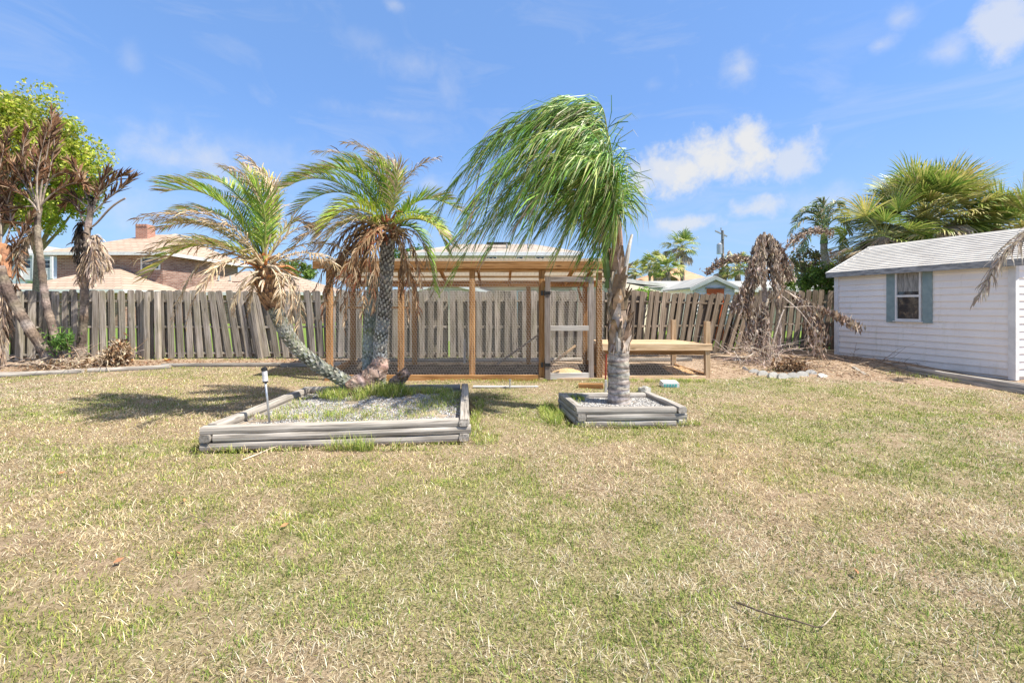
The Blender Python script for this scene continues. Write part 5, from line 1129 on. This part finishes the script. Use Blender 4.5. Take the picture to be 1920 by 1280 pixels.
blue_house()
def beige_house():
    Y=28; t=thing('beige_house','large beige two storey house with wide hip roof behind the coop','house',(PX(930,Y),Y+4,0))
    ze=PZ(474,Y); wallbox(t,PX(770,Y),PX(1083,Y),Y,Y+10,0,ze-.14,M_stucco); hip(t,'roof',PX(775,Y),PX(1082,Y),Y,Y+10,ze,PZ(454,Y+4),PX(860,Y+4.5),PX(1000,Y+4.5),Y+5,M_shing2,ov=.35)
    for a,b in ((911,932),(968,982),(1003,1021)): win(t,PX(a,Y),PX(b,Y),Y,PZ(489,Y),PZ(480,Y),f=.06,mull=False)
    mb=MB(); mb.box(W(935,456.5,Y+2.5),(1.6,.5,.12)); mb.build('roof_vent',M_black,t)
    for px in (950,990): mb=MB(); p=W(px,466,Y+1.5); mb.tube([p,p+Vector((0,0,.35))],.05,8); mb.build('vent_pipe',M_fascia,t)
    # ground-floor extension whose wall shows above the fence
    Y=19; wallbox(t,PX(900,Y),PX(1094,Y),Y,Y+6,0,PZ(534,Y),M_pink); wallbox(t,PX(967,Y),PX(1000,Y),Y-.1,Y,0,PZ(545,Y),M_bluesid,'panel')
    win(t,PX(1030,Y),PX(1066,Y),Y,PZ(562,Y),PZ(543,Y),f=.06); wallbox(t,PX(1085,Y),PX(1093,Y),Y-.12,Y-.02,0,PZ(541,Y),M_white,'trim')
    mb=MB(); mb.box((PX(997,Y),Y+2.9,PZ(533,Y)+.09),(PX(1100,Y)-PX(894,Y),7,.18)); mb.build('flat_roof',M_white,t)
    # grey downpipe seen through fence gap left
beige_house()
def gable(name,label,cat,x0,x1,y0,y1,ze,zr,wallm,roofm,trim=M_white,laps=False):
    t=thing(name,label,cat,((x0+x1)/2,y0,0)); xm=(x0+x1)/2
    mb=MB(); mb.prism([(x0,y0,0),(x1,y0,0),(x1,y0,ze),(xm,y0,zr),(x0,y0,ze)],(0,y1-y0,0)); mb.build('wall',wallm,t)
    for s in (0,1):
        mb=MB(); a=x0-.15 if s==0 else x1+.15; k=(zr-ze)/(xm-x0); za=ze-k*.15+.05; zb=zr+.05
        P=[(a,y0-.15,za),(xm,y0-.15,zb),(xm,y0-.15,zb+.06),(a,y0-.15,za+.06)]; mb.prism(P,(0,y1-y0+.3,0)); mb.build('roof_slope',roofm,t)
        beam(t,'rake_board',(a,y0-.17,za-.03),(xm,y0-.17,zb-.03),.03,.10,trim)
    if laps:
        mb=MB(); z=ze-.9
        while z<zr-.1:
            hw=(x1-x0)/2 if z<ze else (x1-x0)/2*(zr-z)/(zr-ze); 
            mb.add([(xm-hw,y0-.04,z),(xm+hw,y0-.04,z),(xm+hw*.97,y0-.008,z+.13),(xm-hw*.97,y0-.008,z+.13),(xm-hw,y0-.005,z),(xm+hw,y0-.005,z)],[(0,1,2,3),(0,4,5,1)]); z+=.135
        mb.build('lap_siding',M_siding,t)
    return t
Y=15.5; gable('garage','beige gabled garage whose roof edge shows through the coop wire','garage',PX(768,Y),PX(908,Y),Y,Y+4,PZ(549,Y),PZ(531,Y),M_stucco,M_greyroof)
Y=16; t=gable('storage_shed','small white gabled shed with an orange door beyond the right fence','shed',PX(1299,Y),PX(1377,Y),Y,Y+2.6,PZ(541,Y),PZ(523,Y),M_siding,M_greyroof,M_greysid,laps=True)
wallbox(t,PX(1324,Y),PX(1356,Y),Y-.07,Y-.045,0,PZ(541.5,Y),M_orange,'door'); beam(t,'door_lintel',(PX(1322,Y),Y-.06,PZ(540,Y)),(PX(1358,Y),Y-.06,PZ(540,Y)),.05,.05,M_fascia)
def low_house():
    Y=22; t=thing('low_house','long low house with pale grey roof beyond the right fence','house',(PX(1380,Y),Y+3,0))
    wallbox(t,PX(1175,Y),PX(1700,Y),Y,Y+8,0,PZ(540,Y)-.14,M_pink); hip(t,'roof',PX(1180,Y),PX(1700,Y),Y,Y+8,PZ(540,Y),PZ(525,Y+3),PX(1200,Y+4),PX(1600,Y+4),Y+4,M_greyroof)
    mb=MB(); Yq=17.5; mb.prism([(PX(1170,Yq),Yq,0),(PX(1242,22),21.9,0),(PX(1242,22),21.9,PZ(541,22)),(PX(1170,Yq),Yq,PZ(531,Yq))],(-2,.0,0)); mb.build('side_wall',M_stucco,t)
    mb=MB(); mb.prism([(PX(1160,Yq),Yq-.3,PZ(529,Yq)),(PX(1248,22),21.85,PZ(538,22)),(PX(1248,22),21.85,PZ(538,22)+.15),(PX(1160,Yq),Yq-.3,PZ(529,Yq)+.15)],(-2.5,0,.1)); mb.build('side_roof',M_greyroof,t)
    win(t,PX(1423,Y),PX(1440,Y),Y,PZ(556,Y),PZ(544,Y))
    for (a,b) in ((1425,540),(1500,533)):
        pass
low_house()
Y=45; t=thing('peach_roof_house','house with a broad peach coloured pyramid roof far beyond the sheds','house',(PX(1262,Y),Y+4,0)); wallbox(t,PX(1190,Y),PX(1345,Y),Y,Y+8,0,PZ(530,Y),M_stucco); hip(t,'roof',PX(1195,Y),PX(1335,Y),Y,Y+8,PZ(529,Y),PZ(503,Y+4),PX(1255,Y+4),PX(1275,Y+4),Y+4,M_peach)

# utility pole
Y=38; t=thing('utility_pole','wooden utility pole with a grey transformer far beyond the fence','utility pole',(PX(1356,Y),Y,0))
mb=MB(); mb.tube([(PX(1357,Y),Y,0),(PX(1354.5,Y),Y,PZ(432,Y))],[.15,.1],8); mb.build('pole',mottled('grey_pole',(.13,.12,.11),(.24,.22,.20),5,.9,.2),t)
mb=MB(); c=W(1349,466,Y-.2); mb.tube([c-Vector((0,0,.45)),c+Vector((0,0,.35)),c+Vector((0,0,.45))],[.22,.22,.1],12); mb.tube([c+Vector((.12,0,.45)),c+Vector((.12,0,.65))],.04,6); mb.build('transformer',M_steel,t)
mb=MB(); c=W(1352,438,Y); mb.box(c,(1.1,.1,.1),Matrix.Rotation(R(25),3,'Y')); mb.box(W(1356,443,Y-.1),(.12,.12,.5)); mb.tube([W(1352,433,Y),W(1352,427,Y)],.04,6); mb.build('crossarm',M_fascia,t)

# ------------------------------------------------------------------ trees
def leafcloud(mb,centers,radii,n,size,cols,flat=.85,hole=.0):
    V=[];n=int(n); cs=rng.integers(0,len(centers),n); C=np.array([tuple(c) for c in centers]); Rr=np.array(radii)
    d=rng.normal(0,1,(n,3)); d/=np.linalg.norm(d,axis=1)[:,None]; r=rng.uniform(0.25,1,n)**.5
    p=C[cs]+d*(r*Rr[cs])[:,None]*np.array([1,1,flat])
    u=rng.normal(0,1,(n,3)); u/=np.linalg.norm(u,axis=1)[:,None]; w=np.cross(u,rng.normal(0,1,(n,3))); w/=np.linalg.norm(w,axis=1)[:,None]
    s=(size*rng.uniform(.6,1.4,n))[:,None]; v=np.stack([p-u*s,p+w*s*.5,p+u*s,p-w*s*.5],1).reshape(-1,3)
    f=(np.arange(n)*4)[:,None]+np.arange(4)[None]; cc=np.array(cols)[rng.integers(0,len(cols),n)]*rng.uniform(.75,1.2,n)[:,None]
    tone=rng.uniform(.8,1.15,len(centers))[cs][:,None]; mb.add(v,f.tolist(),np.repeat(cc*tone,4,axis=0))
def tree(name,label,base,crown_c,crown_r,nclump,clump_r,nleaf,size,cols,cat='tree',shell=True,trunk_r=.15,group=None,limbs=8):
    base=Vector(base); t=thing(name,label,cat,base,group); c=Vector(crown_c); cen=[];rad=[]
    for i in range(nclump):
        d=Vector((random.gauss(0,1),random.gauss(0,1),random.gauss(0,1))).normalized(); r=random.uniform(.45,1)**.6
        cen.append(c+Vector((d.x*crown_r[0]*r,d.y*crown_r[1]*r,d.z*crown_r[2]*r))); rad.append(clump_r*random.uniform(.35,1.45))
    mb=MB(); fork=base.lerp(c,.55); mb.tube(smoothpts([base,base.lerp(fork,.5)+Vector((.05,0,0)),fork],6),[trunk_r*(1-.08*i) for i in range(7)],8,col=(.25,.2,.16),wob=.05)
    for i in range(limbs):
        e=cen[i*len(cen)//limbs]; mb.tube(smoothpts([fork,fork.lerp(e,.5)+Vector((0,0,-.1)),e],5),[trunk_r*.5*(1-.15*k) for k in range(6)],5,col=(.28,.23,.18))
    mb.build('trunk',M_bark,t); mb=MB(); leafcloud(mb,cen,rad,nleaf,size,cols); mb.build('crown',M_crown,t); return t
LG=((.32,.42,.04),(.42,.50,.05),(.54,.57,.07),(.20,.32,.03),(.56,.58,.12),(.50,.44,.14))
Y=14; tree('broadleaf_tree','large yellow green leafy tree rising behind the dead palms at the left',(PX(-30,Y),Y,.1),W(0,295,Y),(2.5,2.2,2.25),210,.46,60000,.052,LG,trunk_r=.22,limbs=14)
tree('broadleaf_tree','lower green tree with bare twigs under the large yellow green one',(PX(60,15.5),15.5,.1),W(75,345,15.5),(1.7,1.4,1.1),46,.42,8500,.055,((.07,.14,.03),(.12,.2,.04),(.2,.28,.06)),trunk_r=.13)
DG=((.11,.18,.035),(.17,.26,.05),(.24,.33,.07))
tree('broadleaf_tree','dark green round tree far behind the leaning palm, above the tan roof',(PX(555,50),50,0),W(550,510,50),(2.8,2,1.0),22,.7,2600,.16,DG,trunk_r=.2)
tree('broadleaf_tree','small green treetop showing over the coop roof between the palms',(PX(800,36),36,0),W(788,486,36),(2.2,1.5,.9),20,.55,2600,.12,((.10,.2,.04),(.16,.3,.06)),trunk_r=.15)
tree('bush','rounded yellow green bush against the far side of the right fence',(PX(1205,13.2),13.2,.1),W(1200,562,13.2),(.55,.4,.26),24,.16,3000,.035,((.25,.42,.05),(.35,.5,.08),(.18,.32,.05)),cat='bush',trunk_r=.04)
tree('bush','green bush just left of the shed roof',(PX(1545,15),15,.1),W(1540,530,15),(.7,.6,.5),24,.26,2400,.06,DG+((.2,.3,.06),),cat='bush',trunk_r=.05)
tree('bush','dark green bush beside the trunk of the far feather palm',(PX(1490,17),17,.1),W(1495,520,17),(.9,.6,.5),20,.3,1700,.06,DG,cat='bush',trunk_r=.05)
tree('broadleaf_tree','thin tree with rust red leaves between the withered tree and the shed',(PX(1555,16),16,.1),W(1568,492,16),(.8,.5,.65),26,.2,850,.05,((.30,.10,.06),(.38,.17,.10),(.22,.09,.06),(.15,.2,.05)),trunk_r=.05,limbs=14)
tree('broadleaf_tree','straggly bare tree with olive leaves right of the withered tree',(PX(1505,15.5),15.5,.1),W(1512,492,15.5),(.6,.5,.45),22,.22,900,.055,((.2,.22,.07),(.30,.27,.12),(.14,.18,.05),(.34,.24,.16)),trunk_r=.07,limbs=12)
tree('broadleaf_tree','dark green tree rising behind the far end of the shed roof',(PX(1610,16),16,.1),W(1640,505,16),(1.3,.8,.7),30,.35,2600,.07,DG,trunk_r=.1)
# fan palms ---------------------------------------------------------------
def fanleaf(mb,o,dirv,pl,br,cols,nseg=26,droop=.35,spread=2.6,width=.045,pc=(.3,.33,.12),fold=.15):
    d=Vector(dirv).normalized(); e=o+d*pl+Vector((0,0,-.12*pl*pl*.6)); mid=o.lerp(e,.5)+Vector((0,0,.08*pl)); mb.tube([o,mid,e],[.018,.014,.010],4,col=pc)
    d=(e-mid).normalized(); S=d.cross(Vector((0,0,1))); 
    if S.length<.1: S=d.cross(Vector((0,1,0)))
    S.normalize(); U=S.cross(d); roll=random.uniform(-.5,.5); S,U=S*math.cos(roll)+U*math.sin(roll),U*math.cos(roll)-S*math.sin(roll)
    V=[];Fc=[];C=[];k=0
    for i in range(nseg):
        a=(-.5+(i+.5)/nseg)*spread*1.0; D=(d*math.cos(a)+S*math.sin(a)+U*(fold*math.cos(a*1.3)+random.uniform(-.05,.05))).normalized(); l=br*(1-.22*abs(a)/1.3)*random.uniform(.85,1.08)
        p1=e+D*l*.55; D1=(D+Vector((0,0,-droop*random.uniform(.4,1.4)))).normalized(); p2=p1+D1*l*.28; D2=(D1+Vector((-.12,0,-droop*2.0*random.uniform(.4,1.5)))).normalized(); p3=p2+D2*l*.25
        Wv=D.cross(U).normalized(); w=width*random.uniform(.8,1.2)
        V+=[e-Wv*w*.15,e+Wv*w*.15,p1+Wv*w*.5,p1-Wv*w*.5,p2+Wv*w*.36,p2-Wv*w*.36,p3]; Fc+=[(k,k+1,k+2,k+3),(k+3,k+2,k+4,k+5),(k+5,k+4,k+6)]; k+=7
        c=vary(random.choice(cols),.18); c3=c if random.random()<.5 else np.array(cols[-1])*1.1; C+=[c]*6+[c3]
    mb.add([tuple(v) for v in V],Fc,np.array(C))
FG=((.12,.21,.04),(.19,.29,.055),(.29,.37,.08),(.42,.45,.13)); FY=((.26,.33,.07),(.40,.43,.11),(.54,.49,.17),(.6,.52,.25)); FD=((.42,.33,.25),(.32,.25,.19),(.52,.44,.35))
def fanpalm(label,base,top,n,pl,br,dead,name='fan_palm',group=None,nseg=26,tr=.14,skirt=0,lean=0,trunkcol=(.27,.23,.19),width=.045,biasx=0,droop=.16):
    base=Vector(base); top=Vector(top); t=thing(name,label,'palm',base,group); mb=MB(); mb.tube(smoothpts([base,base.lerp(top,.5),top],10),[tr*(1.15-.02*i) for i in range(11)],10,col=np.array([vary(trunkcol,.2) for _ in range(11)]),wob=.06); mb.build('trunk',M_bark,t)
    for i in range(n+dead):
        th=i*2.39996+random.uniform(-.2,.2); 
        if i<n: el=math.asin(max(-1,min(1,1-1.55*((i+.5)/n)))); cols=FG if random.random()<.5 else FY; nm='frond'
        else: el=random.uniform(-1.25,-.25); cols=FD; nm='frond'
        dv=Vector((math.cos(th)*math.cos(el)+biasx,math.sin(th)*math.cos(el),math.sin(el))); mb=MB()
        fanleaf(mb,top,dv,pl*random.uniform(.8,1.2),br*random.uniform(.85,1.15),cols,nseg=nseg,droop=droop if i<n else .8,width=width,pc=(.32,.33,.13) if i<n else (.4,.32,.24),spread=2.7 if i<n else 1.6)
        mb.build(nm,M_leaf if i<n else M_dead,t)
    return t
Y=13.6; fanpalm('large bushy cabbage palm spreading above the shed roof',(PX(1730,Y),Y,.1),W(1735,415,Y),105,1.05,1.05,46,name='cabbage_palm',nseg=34,tr=.2,width=.042)
Y=12.6; fanpalm('second cabbage palm with golden drooping fans at the right edge behind the shed',(PX(1905,Y),Y,.1),W(1905,450,Y),44,.9,1.0,24,name='cabbage_palm',nseg=32,tr=.18,width=.042)
Y=13.0; fanpalm('low cabbage palm with dry drooping fans over the far end of the shed roof',(PX(1650,Y),Y,.1),W(1655,445,Y),20,.8,.95,24,name='cabbage_palm',nseg=30,tr=.16,width=.032)
for (px,top,Yq,n,pl,br,dead,lb,tr) in ((1279,462,36,13,.75,.95,8,'tall slim fan palm standing above the peach roof',.16),(1252,505,34,18,.7,.8,6,'bushy fan palm in front of the peach roof, right of its twin',.16),(1228,494,38,13,.7,.8,3,'fan palm at the left slope of the peach roof',.15),
        (1190,507,45,12,.6,.85,2,'small distant fan palm just right of the windblown palm',.15),(1383,503,32,22,.7,.8,2,'round headed fan palm right of the utility pole',.2),(1218,497,40,7,.5,.6,2,'smallest fan palm tucked behind its neighbour at the peach roof',.12),(1352,506,33,2,.4,.6,10,'withered grey fan palm at the foot of the utility pole',.12)):
    fanpalm(lb,(PX(px+1.5,Yq),Yq,0),W(px,top,Yq),int(n*1.6),pl,br,dead,nseg=18,tr=tr,width=.07,droop=.4,group='fan palms beyond the fence')
# far feather palm
def farqueen():
    Y=15; b=Vector((PX(1547,Y),Y,.1)); t=thing('feather_palm','feathery green palm left of the cabbage palms, beyond the fence','palm',b); o=W(1545,440,Y)
    mb=MB(); mb.tube(smoothpts([b,W(1548,500,Y),W(1545,470,Y),o],12),[.13-.003*i for i in range(13)],10,col=np.array([vary((.36,.30,.25),.2) for _ in range(13)]),wob=.05); mb.tube([o-Vector((0,0,.3)),o+Vector((0,0,.3))],[.12,.06],8,col=(.2,.28,.12)); mb.build('trunk',M_bark,t)
    for q in ([(1530,400),(1500,400),(1483,440)],[(1535,390),(1510,385),(1490,415)],[(1540,390),(1530,375),(1505,395)],[(1545,390),(1550,370),(1530,380)],[(1555,390),(1575,380),(1590,410)],[(1560,400),(1580,400),(1595,440)],[(1520,420),(1500,430),(1485,460)],[(1560,420),(1585,430),(1580,470)],[(1550,385),(1570,370),(1575,385)],[(1530,420),(1510,430),(1505,470)]):
        dy=random.uniform(-.6,.6); p=bez([o]+[W(x,y,Y+dy*(i+1)/3) for i,(x,y) in enumerate(q)],12); mb=MB(); frond(mb,p,.38,45,((.20,.28,.14),(.28,.36,.18),(.15,.22,.11),(.40,.34,.22)),A=50,lift=.1,droop=.4,wind=Vector((-.15,0,0)),width=.035,rr=.02,rc=(.25,.3,.1),jit=.2); mb.build('frond',M_leaf,t)
farqueen()

# ------------------------------------------------------------------ light, sky, camera
EL,AZ=R(56),R(112)     # sun high on the right, slightly in front of the fence
w=bpy.data.worlds.new('World'); scene.world=w; w.use_nodes=True; nt=w.node_tree; bg=nt.nodes['Background']
sky=node(nt,'ShaderNodeTexSky',sky_type='NISHITA'); sky.sun_disc=False; sky.sun_elevation=EL; sky.sun_rotation=AZ; sky.air_density=1.0; sky.dust_density=.6; sky.ozone_density=2.0; sky.altitude=0
tc=node(nt,'ShaderNodeTexCoord'); sp=node(nt,'ShaderNodeSeparateXYZ'); nt.links.new(tc.outputs['Generated'],sp.inputs[0])
az=math_(nt,'ARCTAN2',sp.outputs[0],sp.outputs[1]); el=math_(nt,'ARCSINE',sp.outputs[2])
cn=noise(nt,tc.outputs['Generated'],9,8,.6,.3); cn2=noise(nt,tc.outputs['Generated'],26,6,.6,.2)
nz=math_(nt,'ADD',math_(nt,'MULTIPLY',math_(nt,'SUBTRACT',cn.outputs[0],.5),1.9),math_(nt,'MULTIPLY',math_(nt,'SUBTRACT',cn2.outputs[0],.5),1.5))
clouds=[(1330,305,150,62,1.0),(1402,262,55,50,1.0),(1255,320,75,42,.85),(1495,305,65,46,.7),(1540,270,18,20,.3),(1388,128,36,38,.6),(1650,82,42,22,.5),(1690,32,48,26,.5),(1775,95,75,30,.55),(1885,45,75,60,.7),
 (1415,392,75,28,.7),(1540,375,130,38,.5),(1300,418,80,20,.75),(1260,430,120,28,.35),(740,8,30,14,.5),(245,112,30,34,.22),(340,300,240,60,.6),(770,120,110,30,.3),(740,215,150,18,.28),(840,165,40,45,.3),(690,80,60,24,.2),(1000,250,60,20,.2),(800,345,50,24,.5),(255,380,160,60,.45),(520,300,260,60,.28),(1225,160,20,12,.2)]
acc=None
for (px,py,rx,ry,dens) in clouds:
    x,z=(px-960)/F,(HY-py)/F; a0=math.atan2(x,1); e0=math.atan2(z,math.hypot(x,1)); ca=math.cos(a0); rxa=rx/F*ca*ca; rya=ry/F*ca*1.0
    u=math_(nt,'DIVIDE',math_(nt,'SUBTRACT',az,a0),rxa); v=math_(nt,'DIVIDE',math_(nt,'SUBTRACT',el,e0),rya)
    r2=math_(nt,'ADD',math_(nt,'MULTIPLY',u,u),math_(nt,'MULTIPLY',v,v)); r=math_(nt,'SQRT',r2)
    m=math_(nt,'SUBTRACT',1.15,r); m=math_(nt,'ADD',m,nz)
    soft=.9 if dens>.65 else 1.7
    mr=node(nt,'ShaderNodeMapRange',interpolation_type='SMOOTHSTEP'); mr.inputs[1].default_value=0.05; mr.inputs[2].default_value=soft; mr.inputs[4].default_value=dens; nt.links.new(m,mr.inputs[0])
    acc=mr.outputs[0] if acc is None else math_(nt,'MAXIMUM',acc,mr.outputs[0])
# cirrus veil, stretched noise
mpn=node(nt,'ShaderNodeMapping'); mpn.inputs['Scale'].default_value=(2,2,7); mpn.inputs['Rotation'].default_value=(0,.35,0); nt.links.new(tc.outputs['Generated'],mpn.inputs[0])
ci=noise(nt,mpn.outputs[0],1.7,7,.62,1.2); mr=node(nt,'ShaderNodeMapRange'); mr.inputs[1].default_value=.5; mr.inputs[2].default_value=.8; mr.inputs[4].default_value=.24; nt.links.new(ci.outputs[0],mr.inputs[0])
acc=math_(nt,'MAXIMUM',acc,mr.outputs[0])
# low haze whitening toward the horizon
hz=node(nt,'ShaderNodeMapRange',interpolation_type='SMOOTHSTEP'); hz.inputs[1].default_value=.0; hz.inputs[2].default_value=.42; hz.inputs[3].default_value=.5; hz.inputs[4].default_value=0; nt.links.new(el,hz.inputs[0])
skyc=mixc(nt,1,sky.outputs[0],(.56,.72,1.04),'MULTIPLY'); skyc=mixc(nt,.55,skyc,(.98,1.84,3.35))
zv=node(nt,'ShaderNodeMapRange',interpolation_type='SMOOTHSTEP'); zv.inputs[1].default_value=.62; zv.inputs[2].default_value=.95; zv.inputs[4].default_value=.85; nt.links.new(el,zv.inputs[0])
skyc=mixc(nt,zv.outputs[0],skyc,(2.7,2.5,2.32))   # pale warm veil added above the view, to make the blue fill neutral
s1=mixc(nt,hz.outputs[0],skyc,(1.95,2.7,3.35)); s2=mixc(nt,acc,s1,(3.2,3.25,3.35))
nt.links.new(s2,bg.inputs[0]); bg.inputs[1].default_value=.15
sd=bpy.data.lights.new('sun','SUN'); sd.energy=4.9; sd.angle=R(.55); sd.color=(1,.935,.82); so=bpy.data.objects.new('sun',sd); COL.objects.link(so)
dirv=Vector((math.sin(AZ)*math.cos(EL),math.cos(AZ)*math.cos(EL),math.sin(EL))); so.rotation_euler=dirv.to_track_quat('Z','Y').to_euler(); so.location=(8,-4,12)
cam=bpy.data.cameras.new('camera'); cam.lens=16; cam.sensor_width=36; cam.shift_y=-(640-HY)/1920; cam.clip_end=3000; cam.clip_start=.05
co=bpy.data.objects.new('camera',cam); COL.objects.link(co); co.location=(0,0,CZ); co.rotation_euler=(R(90),0,0); scene.camera=co
scene.view_settings.view_transform='Standard'; scene.view_settings.look='None'; scene.view_settings.exposure=.78; scene.view_settings.gamma=1
